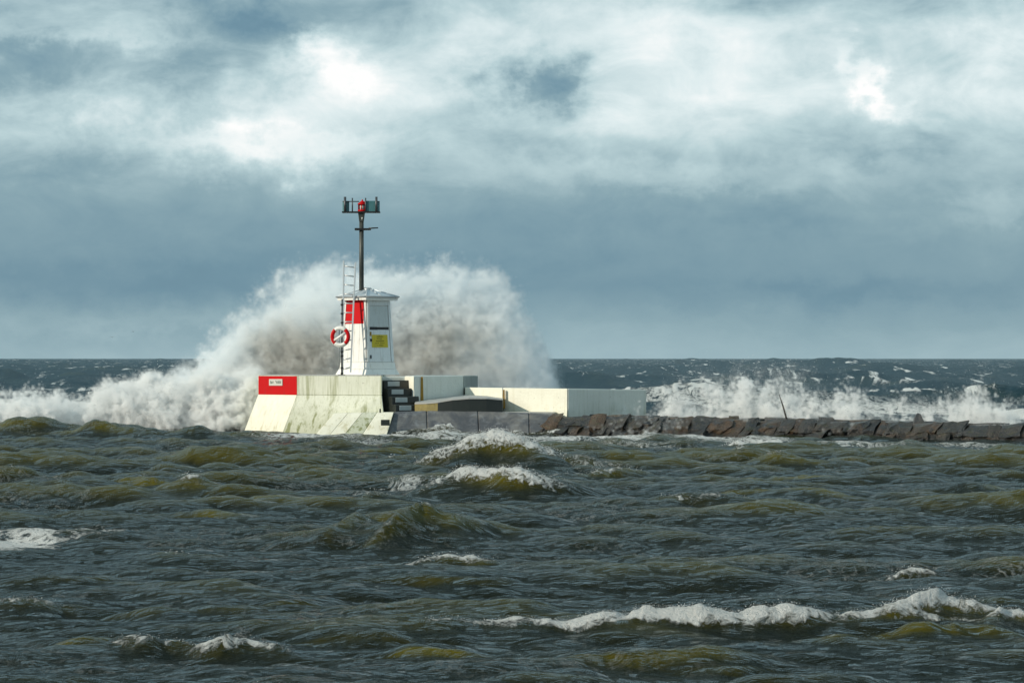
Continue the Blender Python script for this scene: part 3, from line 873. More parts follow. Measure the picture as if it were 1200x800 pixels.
# two loose boulders and a stick on the crest
def boulder(px, py, D, w, h, label, seed, cone=False):
    me_ = rock_mesh(seed, w, w * .8, h, .12)
    if cone:
        for v in me_.vertices:
            f = 1 - .62 * (v.co.z / h + .5)
            v.co.x *= f; v.co.y *= f
    me_.materials.append(M['crest'])
    o = bpy.data.objects.new('boulder', me_); COL.objects.link(o)
    o.location = P(px, py, D)
    return tag(o, label, 'boulder')
boulder(1076, 491.5, 94.2, .42, .36, 'dark pointed boulder standing on the breakwater crest', 501, True)
boulder(968, 492, 95.8, .46, .20, 'low rounded brown boulder on the breakwater crest', 502)
boulder(860, 490.5, 97.0, .34, .2, 'small dark boulder on the breakwater crest beside the tallest splash', 503)
so = empty('leaning_stick', P(922, 490.5, 95.4), 'thin dark stick leaning up out of the breakwater crest', 'stick')
mb = MB(); a, b, c = P(922, 491.5, 95.4), P(917.5, 475.5, 95.4), P(913, 462, 95.4)
mb.tube(a, b, .032, .026, 8); mb.build('shaft', M['stick'], so)
mb = MB(); mb.tube(b, c, .024, .012, 8); mb.build('tip', M['stick'], so)

# ------------------------------------------------------------------ beacon hut
HC = Vector((Xp(430.8, 101.6), 101.6, 0))
hz0 = ZT + .028
hut = empty('beacon_hut', at(HC, hz0), 'small tapered white and red beacon hut with grey door side', 'hut')
def ring(h, z): return [HC + Vector((-h, 0, z)), HC + Vector((0, -h, z)), HC + Vector((h, 0, z)), HC + Vector((0, h, z))]
zs0, zs1, zw0, zw1 = hz0, Zp(432.5, 101.6), Zp(424.5, 101.6), Zp(350.5, 101.6)
mb = MB(); mb.prism(ring(1.16, zs0), ring(1.04, zs1)); mb.build('plinth', M['white_paint'], hut, .01)
mb = MB(); mb.prism(ring(1.02, zs1 + .002), ring(.975, zw0)); mb.build('skirting', M['white_paint'], hut, .01)
hb, ht = .945, .785
mb = MB(); mb.prism(ring(hb - .02, zw0 + .002), ring(ht - .02, zw1)); mb.build('wall_core', M['white_paint'], hut)
def facept(side, u, v, off):
    """side 0: left face (left corner to front corner); side 1: right face (front corner to right corner)"""
    h = hb + (ht - hb) * v
    z = zw0 + (zw1 - zw0) * v
    R_ = ring(h, 0)
    a, b = (R_[0], R_[1]) if side == 0 else (R_[1], R_[2])
    n_ = Vector((-.707, -.707, 0)) if side == 0 else Vector((.707, -.707, 0))
    p = a.lerp(b, u) + n_ * off
    return Vector((p.x, p.y, z))
def plate(side, u0, u1, v0, v1, o0, o1, name, mat, parent=hut, bevel=0.004):
    mb = MB()
    f = lambda u, v, o: facept(side, u, v, o)
    mb.hexa([f(u0, v0, o1), f(u1, v0, o1), f(u1, v0, o0), f(u0, v0, o0), f(u0, v1, o1), f(u1, v1, o1), f(u1, v1, o0), f(u0, v1, o0)])
    return mb.build(name, mat, parent, bevel)
vy = lambda py: (Zp(py, 101.2) - zw0) / (zw1 - zw0)
plate(0, .02, .93, vy(379.2), .985, -.03, .004, 'red_board', M['red'])
nb = 4
for i in range(nb):
    a = .02 + .91 * i / nb
    plate(0, a + .004, a + .91 / nb - .004, .004, vy(379.5), -.03, .0, 'wall_board', M['white_paint'])
plate(0, .90, .99, .01, .99, .006, .028, 'corner_post', M['white_paint'])
plate(0, .0, .06, .01, .99, .006, .024, 'corner_post', M['white_paint'])
plate(1, .01, .10, .01, .99, .002, .030, 'corner_post', M['white_paint'])
plate(1, .90, .99, .01, .99, .002, .028, 'corner_post', M['grey_paint'])
plate(1, .101, .899, .90, .98, .0, .022, 'head_rail', M['grey_paint'])
plate(1, .115, .885, vy(383.0), .885, -.02, .006, 'upper_panel', M['grey_panel'])
plate(1, .115, .885, vy(386.2), vy(383.3), -.03, -.006, 'shadow_gap', M['black'])
plate(1, .101, .42, vy(386.4), vy(383.2), .0, .014, 'vent_slot', M['black'])
door = plate(1, .115, .885, .01, vy(386.6), -.02, .010, 'door', M['grey_paint'])
plate(1, .135, .20, vy(400), vy(397), .011, .04, 'door_handle', M['black'], door)
plate(1, .12, .18, vy(393.6), vy(388.8), .011, .03, 'hinge', M['rust'], door)
plate(1, .12, .18, vy(420), vy(416), .011, .03, 'hinge', M['darksteel'], door)
plate(1, .60, .61, .03, vy(409), .0105, .014, 'door_seam', M['grey_panel'], door)
# roof: four sides, standing seams on the corners and mid-sides, a thick eave
ze0, ze1, za = Zp(352.2, 101.6), Zp(348.2, 101.6), Zp(339.4, 101.6)
mb = MB(); mb.prism(ring(1.08, ze0), ring(1.09, ze1)); eave = mb.build('eave', M['white_paint'], hut, .01)
mb = MB(); mb.prism(ring(1.12, ze1 + .002), ring(.20, za)); roof = mb.build('roof', M['roof'], hut, .006)
Rl = ring(1.125, ze1 + .015); Ru = ring(.19, za + .012)
for i in range(4):
    mb = MB(); mb.tube(Rl[i], Ru[i], .022, .02, 6); mb.build('ridge_seam', M['roof'], roof)
    a = Rl[i].lerp(Rl[(i + 1) % 4], .5); b = Ru[i].lerp(Ru[(i + 1) % 4], .5)
    mb = MB(); mb.tube(a, b, .016, .014, 6); mb.build('standing_seam', M['roof'], roof)
    mb = MB(); mb.tube(Rl[i] - Vector((0, 0, .01)), Rl[(i + 1) % 4] - Vector((0, 0, .01)), .03, .03, 8); mb.build('gutter_rim', M['galv'], roof)
mb = MB(); mb.tube(at(HC, za - .02), at(HC, za + .07), .17, .13, 14); mb.build('collar', M['galv'], roof)

# warning sign on the door: yellow board, rows of unreadable dark lettering
sg = empty('warning_sign', facept(1, .5, vy(399.5), .03), 'yellow warning sign with rows of faded lettering on the hut door', 'sign')
plate(1, .20, .80, vy(407), vy(392.2), .011, .026, 'board', M['yellow'], sg)
def letters(u0, u1, y0, y1, seed, mat, side=1, o=.0262, name='lettering', parent=sg):
    r = random.Random(seed)
    mb = MB(); u = u0
    f = lambda uu, vv, oo: facept(side, uu, vv, oo)
    while u < u1:
        w = r.uniform(.012, .028)
        if r.random() > .14:
            v0, v1 = vy(y1), vy(y0 + r.uniform(0, .35) * (y1 - y0))
            mb.hexa([f(u, v0, o + .002), f(u + w, v0, o + .002), f(u + w, v0, o), f(u, v0, o), f(u, v1, o + .002), f(u + w, v1, o + .002), f(u + w, v1, o), f(u, v1, o)])
        u += w + .009
    mb.build(name, mat, parent)
letters(.43, .57, 392.8, 393.4, 1, M['text'])
letters(.38, .62, 394.0, 395.1, 2, M['text'])
letters(.38, .61, 396.2, 397.3, 3, M['text'])
letters(.32, .66, 398.7, 400.0, 4, M['text'])
letters(.32, .68, 401.5, 402.4, 5, M['text'])
letters(.38, .62, 404.0, 405.1, 6, M['text'])
# name plate on the red panel
plr = empty('name_plate', at(p0.lerp(p1, .45), Zp(448, 101)), 'small pale name plate on the red panel of the pier head', 'sign')
def onred(fu, py, o):
    v = p0.lerp(p1, fu)
    return Vector((v.x, v.y, Zp(py, v.y))) + nl * o
def redbox(u0, u1, y0, y1, o0, o1, name, mat, parent):
    mb = MB()
    mb.hexa([onred(u0, y1, o1), onred(u1, y1, o1), onred(u1, y1, o0), onred(u0, y1, o0), onred(u0, y0, o1), onred(u1, y0, o1), onred(u1, y0, o0), onred(u0, y0, o0)])
    return mb.build(name, mat, parent)
redbox(.29, .635, 444.0, 451.6, .0065, .03, 'board', M['plate'], plr)
for i, (u0, u1, y0, y1) in enumerate([(.325, .345, 446, 449.3), (.35, .375, 447, 449.3), (.385, .405, 446.5, 449), (.46, .48, 445.8, 447.5), (.485, .51, 446.6, 449.3), (.52, .545, 446, 449.3), (.555, .575, 446, 449.4), (.585, .605, 446.2, 449.2)]):
    redbox(u0, u1, y0, y1, .0302, .032, 'lettering', M['plate_text'], plr)

# ------------------------------------------------------------------ signal mast
ms = empty('signal_mast', at(HC, za + .05), 'tall dark signal mast with red lantern and teal screens above the hut roof', 'mast')
D = 101.6
def mp(px, py, dy=0.0): return P(px, py, D) + Vector((0, dy, 0))
mx = 423.6
mb = MB(); mb.tube(mp(mx, 341.5), mp(mx, 259), .085, .080, 16); pole = mb.build('pole', M['mast'], ms)
mb = MB()
mb.hexa([mp(mx - 2.6, 260, -.09), mp(mx + 2.6, 260, -.09), mp(mx + 2.6, 260, .09), mp(mx - 2.6, 260, .09), mp(mx - 3.8, 249.5, -.13), mp(mx + 3.9, 249.5, -.13), mp(mx + 3.9, 249.5, .13), mp(mx - 3.8, 249.5, .13)])
mb.build('neck', M['mast'], ms, .01)
mb = MB(); mb.add([mp(mx - .3, 255.0, -.125), mp(mx + 1.7, 255.0, -.125), mp(mx + .7, 258.2, -.11), mp(mx - .3, 255.0, -.105), mp(mx + 1.7, 255.0, -.105), mp(mx + .7, 258.2, -.09)],
       [(0, 1, 2), (5, 4, 3), (0, 3, 4, 1), (1, 4, 5, 2), (2, 5, 3, 0)]); mb.build('pale_badge', M['white_paint'], ms)
mb = MB(); mb.hexa([mp(415.8, 270, -.14), mp(434.6, 269.8, -.14), mp(434.6, 269.8, .14), mp(415.8, 270, .14), mp(415.8, 267.4, -.14), mp(434.6, 267.6, -.14), mp(434.6, 267.6, .14), mp(415.8, 267.4, .14)])
arm = mb.build('cross_arm', M['black'], ms, .01)
mb = MB(); mb.tube(mp(432, 267.6), mp(443.2, 267.0), .028, .02, 8); mb.build('arm_extension', M['black'], arm)
mb = MB(); mb.hexa([mp(401, 249.6, -.2), mp(445.5, 249.6, -.2), mp(445.5, 249.6, .2), mp(401, 249.6, .2), mp(401, 248.0, -.2), mp(445.5, 248.0, -.2), mp(445.5, 248.0, .2), mp(401, 248.0, .2)])
mb.build('gallery_beam', M['black'], ms, .006)
def screen(x0, x1, dy0, dy1):
    mb = MB(); t = Vector((0, .025, 0))
    a, b, c, d = mp(x0, 247.9, dy0), mp(x1, 247.9, dy1), mp(x1, 235.6, dy1), mp(x0, 235.6, dy0)
    mb.hexa([a, b, b + t, a + t, d, c, c + t, d + t]); return mb.build('screen_panel', M['teal'], ms)
screen(401.4, 405.0, .0, -.10); screen(405.1, 409.3, -.10, -.04)
screen(429.4, 440.6, -.12, -.12); screen(440.7, 444.9, -.12, .05)
for px, y0, r_ in ((404.6, 231.0, .045), (413.2, 232.3, .024), (428.7, 232.3, .024), (441.3, 231.0, .042)):
    mb = MB(); mb.tube(mp(px, 249, -.15), mp(px, y0, -.15), r_, r_, 8); mb.build('stanchion', M['darksteel'], ms)
for a, b in ((401.5, 421), (428.6, 444.8)):
    mb = MB(); mb.tube(mp(a, 236.4, -.1), mp(b, 236.4, -.1), .018, .018, 8); mb.build('top_rail', M['darksteel'], ms)
lm = MB(); lm.tube(mp(424.6, 248), mp(424.6, 246), .165, .165, 16); lan = lm.build('lantern', M['red'], ms)
lm = MB(); lm.tube(mp(424.6, 246), mp(424.6, 239.7), .095, .095, 14); lm.build('lamp_glass', M['lamp'], lan)
lm = MB(); lm.tube(mp(424.6, 239.8), mp(424.6, 238.6), .175, .165, 16); lm.tube(mp(424.6, 238.6), mp(424.6, 235.6), .165, .05, 16); lm.tube(mp(424.6, 235.6), mp(424.6, 233.8), .03, .02, 8); lm.build('lantern_cap', M['red'], lan)
for i in range(6):
    a_ = i * math.pi / 3 + .35
    d_ = Vector((math.cos(a_) * .14, math.sin(a_) * .14, 0))
    lm = MB(); lm.tube(mp(424.6, 246.5) + d_, mp(424.6, 239.5) + d_, .02, .02, 6); lm.build('lantern_bar', M['red'], lan)
lm = MB(); lm.hexa([mp(427.2, 247.8, -.1), mp(429.2, 247.8, -.1), mp(429.2, 247.8, .1), mp(427.2, 247.8, .1), mp(427.2, 236.4, -.1), mp(429.2, 236.4, -.1), mp(429.2, 236.4, .1), mp(427.2, 236.4, .1)]); lm.build('lantern_shutter', M['red'], lan)

# ------------------------------------------------------------------ ladder leaning on the eave
ld = empty('ladder', P(406, 438, 100.4), 'tall aluminium ladder leaning on the eave of the beacon hut', 'ladder')
La0, La1 = P(401.5, 438.5, 100.15), P(402.8, 305.2, 101.0)
Lb0, Lb1 = P(410.8, 436, 100.15), P(416.6, 307.5, 101.0)
def rail(a, b):
    mb = MB(); d = (b - a).normalized(); sx_ = Vector((.028, 0, 0)); sy_ = Vector((0, .035, 0))
    mb.hexa([a - sx_ - sy_, a + sx_ - sy_, a + sx_ + sy_, a - sx_ + sy_, b - sx_ - sy_, b + sx_ - sy_, b + sx_ + sy_, b - sx_ + sy_])
    mb.build('stile', M['alu'], ld, .006)
rail(La0, La1); rail(Lb0, Lb1)
for i in range(12):
    f = .045 + i * .0825
    mb = MB(); mb.tube(La0.lerp(La1, f), Lb0.lerp(Lb1, f), .024, .024, 8); mb.build('rung', M['alu'], ld)

# ------------------------------------------------------------------ life ring on its post
po = empty('life_ring_post', P(400.6, 439.2, 99.9), 'thin dark steel post with clamps holding the life ring', 'post')
mb = MB(); mb.tube(P(400.6, 440.5, 99.9), P(401.0, 350.5, 100.02), .030, .028, 10); mb.build('tube', M['darksteel'], po)
mb = MB(); mb.path([P(400.4, 383.5, 99.9), P(397.6, 386, 99.86), P(397.4, 431, 99.86)], .02, 8); mb.build('stay', M['galv'], po)
for y_ in (357, 367.5, 378, 412, 417, 431, 437.5):
    mb = MB(); q = P(400.8, y_, 99.92); mb.tube(q - Vector((0, 0, .03)), q + Vector((0, 0, .03)), .050, .050, 10); mb.build('clamp', M['black'], po)
mb = MB(); mb.box(P(400.4, 439.6, 99.9), (.24, .2, .05)); mb.build('foot_plate', M['black'], po)
lr = empty('life_ring', P(398.6, 407, 99.74), 'red and white life ring hanging beside the ladder', 'life ring')
cc = P(398.8, 394.3, 99.74)
e1 = Vector((.86, -.3, 0)).normalized(); e2 = Vector((0, 0, 1))
e1 = Vector((.965, -.26, 0)); RR_, rr_ = .295, .068
q4 = math.pi / 4
for i, (a0, a1, nm, mt) in enumerate([(q4 * 1.15, q4 * 2.85, 'white_segment', 'white_paint'), (q4 * 2.85, q4 * 5.15, 'red_segment', 'red'), (q4 * 5.15, q4 * 6.85, 'white_segment', 'white_paint'), (-q4 * 1.15, q4 * 1.15, 'red_segment', 'red')]):
    mb = MB(); mb.torus_arc(cc, e1, e2, RR_, rr_, a0 + .004, a1 - .004, 12, 12); mb.build(nm, M[mt], lr)
mb = MB()
mb.tube(cc + e1 * -.22 + Vector((0, -.03, -.13)), cc + e1 * .20 + Vector((0, -.03, .13)), .042, .055, 10)
mb.build('rescue_line_bag', M['white_paint'], lr)
mb = MB(); mb.torus_arc(cc + Vector((0, -.01, 0)), e1, e2, RR_ + .075, .008, 0, 2 * math.pi, 32, 6, True); mb.build('grab_line', M['white_paint'], lr)
mb = MB(); mb.tube(cc + Vector((0, .0, RR_)), cc + Vector((.03, .17, RR_ + .02)), .018, .018, 8); mb.build('hook', M['galv'], lr)

# ------------------------------------------------------------------ gulls in flight
def gull(px, py, D, rz, label):
    g = empty('flying_gull', P(px, py, D), label, 'bird', None)
    o = g.location
    R = Matrix.Rotation(rz, 3, 'Z')
    mb = MB()
    prof = [(-.30, .01), (-.22, .05), (-.08, .085), (.06, .08), (.15, .05), (.20, .055), (.26, .02)]
    for (a, ra), (b, rb) in zip(prof[:-1], prof[1:]): mb.tube(o + R @ Vector((0, a, 0)), o + R @ Vector((0, b, .01)), ra, rb, 10)
    mb.build('body', M['gull'], g)
    for s in (-1, 1):
        mb = MB()
        pts = [(0.05, .10, .03), (.35, .14, .13), (.68, -.05, .06)]
        ch = [.20, .16, .03]
        vs_ = []
        for (x, y, z), c in zip(pts, ch):
            vs_ += [Vector((s * x, y, z)), Vector((s * x, y - c, z)), Vector((s * x, y - c, z + .012)), Vector((s * x, y, z + .02))]
        fs = []
        for i in range(2):
            b = i * 4
            for k_ in range(4): fs.append((b + k_, b + (k_ + 1) % 4, b + 4 + (k_ + 1) % 4, b + 4 + k_))
        fs += [(0, 1, 2, 3), (8, 9, 10, 11)]
        mb.add([o + R @ v for v in vs_], fs); mb.build('wing', M['gull'], g)
gull(131.5, 395, 640, .35, 'dark flying gull low over the sea, wings spread')
gull(156, 388.5, 900, -.5, 'small pale flying gull above and beyond the dark gull')

# ------------------------------------------------------------------ spray
def fnoise3(shape, beta, seed, lmin=0.0, aniso=(1, 1, 1)):
    r = np.random.default_rng(seed)
    ks = [np.fft.fftfreq(n) * n * (max(shape) / n) * a for n, a in zip(shape, aniso)]
    kk = np.sqrt(ks[0][:, None, None] ** 2 + ks[1][None, :, None] ** 2 + ks[2][None, None, :] ** 2)
    kk[0, 0, 0] = 1
    A = kk ** (-beta / 2)
    A[kk < lmin] *= (kk[kk < lmin] / max(lmin, 1e-6)) ** 2
    A[0, 0, 0] = 0
    f = np.fft.ifftn(np.fft.fftn(r.standard_normal(shape)) * A).real
    return (f / f.std()).astype(np.float32)

def volume_material(name, col, aniso, col2=None, emi=0):
    m = bpy.data.materials.new(name)
    m.use_nodes = True
    t = m.node_tree; t.nodes.clear()
    T = NT(t)
    out = T.n('ShaderNodeOutputMaterial')
    pv = T.n('ShaderNodeVolumePrincipled')
    pv.inputs['Color'].default_value = (*col, 1)
    pv.inputs['Density'].default_value = 1.0
    pv.inputs['Density Attribute'].default_value = 'density'
    pv.inputs['Anisotropy'].default_value = aniso
    T.link(pv.outputs[0], out.inputs['Volume'])
    return m

def fog_object(name, dens, mn, vox, mat, label, cat='spray'):
    """a cloud of spray: the density worked out above is handed to geometry nodes, which turn it into a volume grid"""
    nx, ny, nz = dens.shape
    me = bpy.data.meshes.new(name)
    flat = np.ascontiguousarray(dens.transpose(2, 1, 0)).ravel().astype(np.float32)     # x fastest
    me.vertices.add(len(flat))
    at_ = me.attributes.new('dens', 'FLOAT', 'POINT')
    at_.data.foreach_set('value', flat)
    # keep the carrier points inside the cloud's own box
    gx, gy, gz = np.meshgrid(np.arange(nz), np.arange(ny), np.arange(nx), indexing='ij')
    co = np.stack([gz.ravel() * vox, gy.ravel() * vox, gx.ravel() * vox], 1).astype(np.float32)
    me.vertices.foreach_set('co', co.ravel())
    o = bpy.data.objects.new(name, me)
    COL.objects.link(o)
    o.location = mn
    ng = bpy.data.node_groups.new(name + '_grid', 'GeometryNodeTree')
    ng.interface.new_socket('Geometry', in_out='INPUT', socket_type='NodeSocketGeometry')
    ng.interface.new_socket('Geometry', in_out='OUTPUT', socket_type='NodeSocketGeometry')
    G = NT(ng)
    gi = G.n('NodeGroupInput'); go = G.n('NodeGroupOutput')
    ps = G.n('GeometryNodeInputPosition')
    s = G.n('ShaderNodeSeparateXYZ'); G.link(ps.outputs[0], s.inputs[0])
    ii = [G.m('FLOOR', G.m('MULTIPLY_ADD', s.outputs[a], 1.0 / vox, 0.5)) for a in range(3)]
    ii = [G.m('MINIMUM', G.m('MAXIMUM', v, 0.0), float(n - 1)) for v, n in zip(ii, (nx, ny, nz))]
    idx = G.m('ADD', ii[0], G.m('MULTIPLY', float(nx), G.m('ADD', ii[1], G.m('MULTIPLY', float(ny), ii[2]))))
    na = G.n('GeometryNodeInputNamedAttribute', data_type='FLOAT'); na.inputs['Name'].default_value = 'dens'
    fi = G.n('FunctionNodeFloatToInt'); fi.rounding_mode = 'ROUND'
    G.link(idx, fi.inputs[0])
    si = G.n('GeometryNodeSampleIndex', data_type='FLOAT', domain='POINT', clamp=True)
    G.link(gi.outputs[0], si.inputs['Geometry'])
    G.link(na.outputs[0], si.inputs['Value'])
    G.link(fi.outputs[0], si.inputs['Index'])
    vc = G.n('GeometryNodeVolumeCube')
    G.link(si.outputs[0], vc.inputs['Density'])
    vc.inputs['Background'].default_value = 0.0
    vc.inputs['Min'].default_value = (0, 0, 0)
    vc.inputs['Max'].default_value = ((nx - 1) * vox, (ny - 1) * vox, (nz - 1) * vox)
    vc.inputs['Resolution X'].default_value = nx
    vc.inputs['Resolution Y'].default_value = ny
    vc.inputs['Resolution Z'].default_value = nz
    sm = G.n('GeometryNodeSetMaterial'); sm.inputs['Material'].default_value = mat
    G.link(vc.outputs[0], sm.inputs[0])
    G.link(sm.outputs[0], go.inputs[0])
    md = o.modifiers.new('grid', 'NODES'); md.node_group = ng
    me.materials.append(mat)
    return tag(o, label, cat, kind='stuff')

M['spray'] = volume_material('white_spray', (.957, .984, .999), -.2)
M['roller'] = volume_material('white_water', (.975, .98, .978), -.1)
M['mud'] = volume_material('sandy_spray', (.70, .68, .64), .1)
M['droplet'] = simple('water_droplet', (.80, .82, .82), .35, 0, .05)

def axes(mn, shape, vox):
    x = mn[0] + np.arange(shape[0]) * vox
    y = mn[1] + np.arange(shape[1]) * vox
    z = mn[2] + np.arange(shape[2]) * vox
    return x[:, None, None], y[None, :, None], z[None, None, :]

def droplets(name, dens, mn, vox, count, rmin, rmax, label, power=.6, jitter=.6, lift=0.0, seed=1):
    r = np.random.default_rng(seed)
    p = np.clip(dens, 0, None).ravel() ** power
    p = p / p.sum()
    idx = r.choice(len(p), count, p=p)
    i, j, k_ = np.unravel_index(idx, dens.shape)
    c = np.stack([i, j, k_], 1) * vox + np.array(mn) + r.normal(0, jitter, (count, 3)) * vox * np.array([1, 1, 1])
    c[:, 2] += np.abs(r.normal(0, lift, count))
    rad = rmin + (rmax - rmin) * r.random(count) ** 2.5
    tet = np.array([[1, 1, 1], [1, -1, -1], [-1, 1, -1], [-1, -1, 1]]) / 1.732
    ax = r.normal(size=(count, 3)); ax /= np.linalg.norm(ax, axis=1)[:, None]
    an = r.random(count) * 6.28
    # Rodrigues rotation of the four corners
    v = tet[None, :, :]
    a = ax[:, None, :]; ca = np.cos(an)[:, None, None]; sa = np.sin(an)[:, None, None]
    rot = v * ca + np.cross(np.broadcast_to(a, (count, 4, 3)), np.broadcast_to(v, (count, 4, 3))) * sa + a * (a * v).sum(-1, keepdims=True) * (1 - ca)
    st = 1 + r.random((count, 1, 1)) * .8
    co = (c[:, None, :] + rot * rad[:, None, None] * np.concatenate([np.ones((count, 1, 2)), st], 2)).reshape(-1, 3)
    f = (np.arange(count)[:, None, None] * 4 + np.array([[0, 1, 2], [0, 3, 1], [0, 2, 3], [1, 3, 2]])[None]).reshape(-1, 3)
    me = bpy.data.meshes.new(name)
    org = np.array([c[:, 0].mean(), c[:, 1].mean(), c[:, 2].min()])
    me.vertices.add(len(co)); me.vertices.foreach_set('co', (co - org).astype(np.float32).ravel())
    me.loops.add(f.size); me.loops.foreach_set('vertex_index', f.astype(np.int32).ravel())
    me.polygons.add(len(f)); me.polygons.foreach_set('loop_start', (np.arange(len(f)) * 3).astype(np.int32))
    me.update(calc_edges=True)
    me.materials.append(M['droplet'])
    o = bpy.data.objects.new(name, me); COL.objects.link(o); o.location = org
    return tag(o, label, 'spray', kind='stuff')

# 1. the great burst behind the pier head
DB = 107.2
vox = .085
mn = (Xp(150, DB), 104.9, -.2)
shape = (int((Xp(690, DB) - mn[0]) / vox), int(5.2 / vox), int(7.0 / vox))
x, y, z = axes(mn, shape, vox)
topx = [150, 185, 200, 230, 260, 290, 318, 345, 380, 410, 440, 470, 500, 530, 560, 590, 612, 630, 642, 655, 680]
topy = [490, 462, 448, 424, 402, 374, 352, 342, 332, 326, 322, 320, 322, 332, 344, 354, 370, 396, 420, 452, 490]
top = np.interp(x, [Xp(p, DB) for p in topx], [Zp(p, DB) for p in topy])
f1 = fnoise3(shape, 3.3, 31); f2 = fnoise3(shape, 2.3, 32, 6); f3 = fnoise3(shape, 1.5, 33, 14)
edge = top - z + .12 + .30 * f1 + .15 * f2
yc = 107.3 + .25 * f1
depth = 1.0 - np.abs(y - yc) / (1.1 + .35 * np.clip((top - z), 0, 4)) + .14 * f2
core = smooth(edge, -.5, 1.5) * smooth(depth, 0.0, .75)
tex = np.clip(.95 + .40 * f1 + .20 * f2 + .10 * f3, .06, 3.0) * (1 + 1.0 * (1 - smooth(x, Xp(250, DB), Xp(330, DB))))
dens = core * tex
halo = smooth(edge + .55, 0, 1.4) * smooth(depth + .2, 0, .9) * .22
side = smooth(x, mn[0], mn[0] + 1.0) * (1 - smooth(x, mn[0] + (shape[0] - 8) * vox - .6, mn[0] + (shape[0] - 6) * vox))
up_ = smooth(z, mn[2], mn[2] + .3)
# how sandy the water is: two lobes of churned-up bottom above the platform
def lobe(px, py, rx, rz):
    return np.exp(-((x - Xp(px, DB)) / (rx / F * DB)) ** 2 - ((z - Zp(py, DB)) / (rz / F * DB)) ** 2)
sand = np.clip(lobe(338, 408, 40, 34) * 1.2 + lobe(378, 424, 44, 34) * .9 + lobe(520, 412, 62, 30) * 1.25 + lobe(480, 428, 42, 28) * 1.1 + lobe(262, 455, 34, 26) * .6 + lobe(590, 425, 34, 30) * .35, 0, 1.2)
sandy = np.clip(sand * (.75 + .22 * f2 + .6 * f1), 0, 1.4) * smooth(107.0 - y, -.8, .6)
white = (dens * 2.9 + halo * 2.4) * side * up_ * (1 - .62 * np.clip(sand * smooth(107.6 - y, -.4, .8), 0, 1))
brown = dens * sandy * 2.3 * side * up_
white[white < .006] = 0; brown[brown < .01] = 0
fog_object('spray_cloud', white, mn, vox, M['spray'], 'towering burst of white spray behind the pier head')
fog_object('sandy_spray', brown, mn, vox, M['mud'], 'brown sand-laden water inside the towering burst')
droplets('spray_droplets', white * smooth(-edge, -1.2, .6), mn, vox, 14000, .004, .010, 'fine droplets thrown off the towering burst', .7, 1.4, .12, 5)

# 2. the roller of white water left of the pier head
DL = 103.2
vox = .07
mn2 = (Xp(-60, DL), 101.9, -.25)
shape2 = (int((Xp(322, DL) - mn2[0]) / vox), int(3.0 / vox), int(3.0 / vox))
x, y, z = axes(mn2, shape2, vox)
topx = [-60, -20, 10, 35, 60, 85, 100, 125, 140, 160, 180, 205, 240, 275, 295, 322]
topy = [472, 468, 463, 458, 462, 470, 466, 446, 444, 446, 448, 444, 432, 425, 428, 440]
top = np.interp(x, [Xp(p, DL) for p in topx], [Zp(p, DL) for p in topy])
g1 = fnoise3(shape2, 3.0, 41); g2 = fnoise3(shape2, 2.2, 42, 7); g3 = fnoise3(shape2, 1.4, 43, 16)
edge = top - z - .12 + .20 * g1 + .13 * g2 + .05 * g3
front = (y - 102.55 - .34 * np.clip(z, 0, 3)) + .34 * g1 + .13 * g2 + .07 * g3
dn_ = smooth(edge, -.10, .6) * smooth(front, -.15, .6) * (1 - smooth(y, 104.2, 104.8))
dn_ = dn_ * np.clip(1.0 + .5 * g1 + .45 * g2 + .45 * g3, .02, 3) * 4.8
hl = smooth(edge + .35, 0, 1.1) * smooth(front + .3, 0, .8) * .30 * (1 - .8 * smooth(x, Xp(200, DL), Xp(290, DL))) * np.clip(1 + .6 * g1, 0, 2)
sd_ = smooth(x, mn2[0], mn2[0] + .6) * (1 - smooth(x, Xp(285, DL), Xp(312, DL))) * (1 - smooth(z, 1.9, 2.6))
w2 = (dn_ + hl) * sd_ * smooth(z, mn2[2], mn2[2] + .1) * (1 - smooth(y, 104.4, 104.85))
w2[w2 < .01] = 0
fog_object('breaking_wave_foam', w2, mn2, vox, M['roller'], 'churning white roller of foam breaking left of the pier head')
droplets('roller_droplets', hl * sd_, mn2, vox, 9000, .006, .018, 'droplets flung up by the foam roller left of the pier head', .9, 1.5, .15, 6)

# 3. the low splashes along the seaward side of the breakwater
vox = .065
mn3 = (Xp(680, 98), 91.5, .1)
xe = Xp(1215, 95.5)
shape3 = (int((xe - mn3[0]) / vox), int(9.0 / vox), int(2.6 / vox))
x, y, z = axes(mn3, shape3, vox)
yl = np.interp(x, [bw(0, -3.4, 0).x, bw(LEN, -3.4, 0).x], [bw(0, -3.4, 0).y, bw(LEN, -3.4, 0).y])
pxs = 600 + x / np.maximum(yl, 1) * F
topx = [680, 700, 720, 740, 770, 785, 795, 810, 830, 850, 862, 875, 885, 900, 925, 950, 968, 980, 1000, 1020, 1035, 1050, 1065, 1085, 1110, 1130, 1150, 1165, 1180, 1215]
topy = [484, 480, 476, 475, 471, 458, 460, 472, 472, 468, 452, 446, 452, 466, 472, 472, 468, 461, 459, 463, 470, 470, 466, 476, 471, 458, 460, 474, 484, 492]
tz = np.interp(pxs, topx, topy)
top = CZ + (HZ - tz) / F * yl
h1 = fnoise3(shape3, 2.8, 51); h2 = fnoise3(shape3, 2.0, 52, 8); h3 = fnoise3(shape3, 1.3, 53, 20)
edge = top - z - .12 + .24 * h1 + .20 * h2 + .10 * h3
across = 1 - np.abs(y - yl) / (.42 + .25 * h1 + .12 * np.clip(top - z, 0, 2))
gate = smooth(fnoise3((shape3[0], 1, 1), 2.0, 57, 10) + .8 * h1, -1.2, .6) * .75 + .25
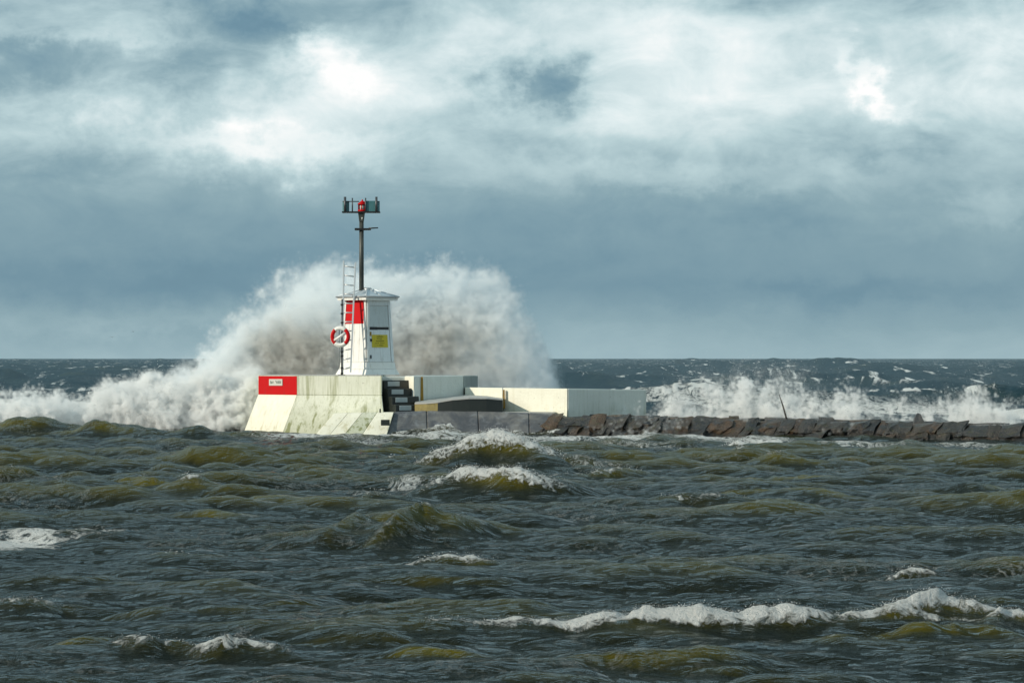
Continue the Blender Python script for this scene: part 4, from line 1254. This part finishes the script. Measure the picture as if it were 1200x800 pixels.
dn_ = smooth(edge, -.12, .75) * smooth(across, 0, .8) * np.clip(.8 + .7 * h2 + .7 * h3, .0, 3) * 6.0 * gate
mist = smooth(edge + .75 + .3 * h1, 0, 1.6) * smooth(across + .9, 0, 1.4) * .12 * np.clip(np.exp(-((pxs - 860) / 95) ** 2) * 1.6 + np.exp(-((pxs - 1130) / 60) ** 2) * .8 + .25, 0, 2)
sd_ = smooth(x, mn3[0], mn3[0] + .5) * (1 - smooth(x, xe - .7, xe - .1))
w3 = (dn_ + mist) * sd_ * smooth(z, mn3[2], mn3[2] + .15)
w3[w3 < .012] = 0
fog_object('breakwater_splash', w3, mn3, vox, M['roller'], 'row of low white splashes breaking behind the stone breakwater')
droplets('splash_droplets', np.clip(dn_ * smooth(-edge, -.5, .25) + mist * 1.5, 0, 2) * sd_, mn3, vox, 11000, .005, .012, 'droplets flying above the splashes behind the breakwater', 1.2, 1.2, .06, 7)

# 4. broken water tossed up along the whitecaps of the near sea
def whitecap_spray():
    me0 = sea.data
    n = len(me0.vertices)
    co = np.empty(n * 3, np.float32); me0.vertices.foreach_get('co', co); co = co.reshape(-1, 3)
    fo = np.empty(n, np.float32); me0.attributes['foam'].data.foreach_get('value', fo)
    r = np.hypot(co[:, 0], co[:, 1])
    ok = (fo > .45) & (r < 92) & (r > 18) & (np.abs(co[:, 0]) < r * .21)
    ids = np.nonzero(ok)[0]
    rg = np.random.default_rng(77)
    w = np.clip(fo[ids] - .4, 0, 1) * r[ids] ** 1.2
    cnt = 12000
    pick = rg.choice(ids, cnt, p=w / w.sum())
    c = co[pick].astype(float)
    sc = r[pick] / 45.0
    c += rg.normal(0, 1, (cnt, 3)) * np.array([.05, .05, .0])
    c[:, 2] += np.abs(rg.normal(0, .022, cnt)) * np.clip(sc, .5, 1.8) - .002
    rad = (.003 + .009 * rg.random(cnt) ** 3) * np.clip(sc, .6, 1.6)
    v = rg.normal(size=(cnt, 4, 3)); v /= np.linalg.norm(v, axis=2)[:, :, None]
    pts = (c[:, None, :] + v * rad[:, None, None]).reshape(-1, 3)
    f = (np.arange(cnt)[:, None, None] * 4 + np.array([[0, 1, 2], [0, 3, 1], [0, 2, 3], [1, 3, 2]])[None]).reshape(-1, 3)
    me = bpy.data.meshes.new('whitecap_spray')
    me.vertices.add(len(pts)); me.vertices.foreach_set('co', pts.astype(np.float32).ravel())
    me.loops.add(f.size); me.loops.foreach_set('vertex_index', f.astype(np.int32).ravel())
    me.polygons.add(len(f)); me.polygons.foreach_set('loop_start', (np.arange(len(f)) * 3).astype(np.int32))
    me.update(calc_edges=True)
    me.materials.append(M['droplet'])
    o = bpy.data.objects.new('whitecap_spray', me); COL.objects.link(o)
    tag(o, 'flecks of broken water tossed up along the whitecaps', 'spray', kind='stuff')
whitecap_spray()
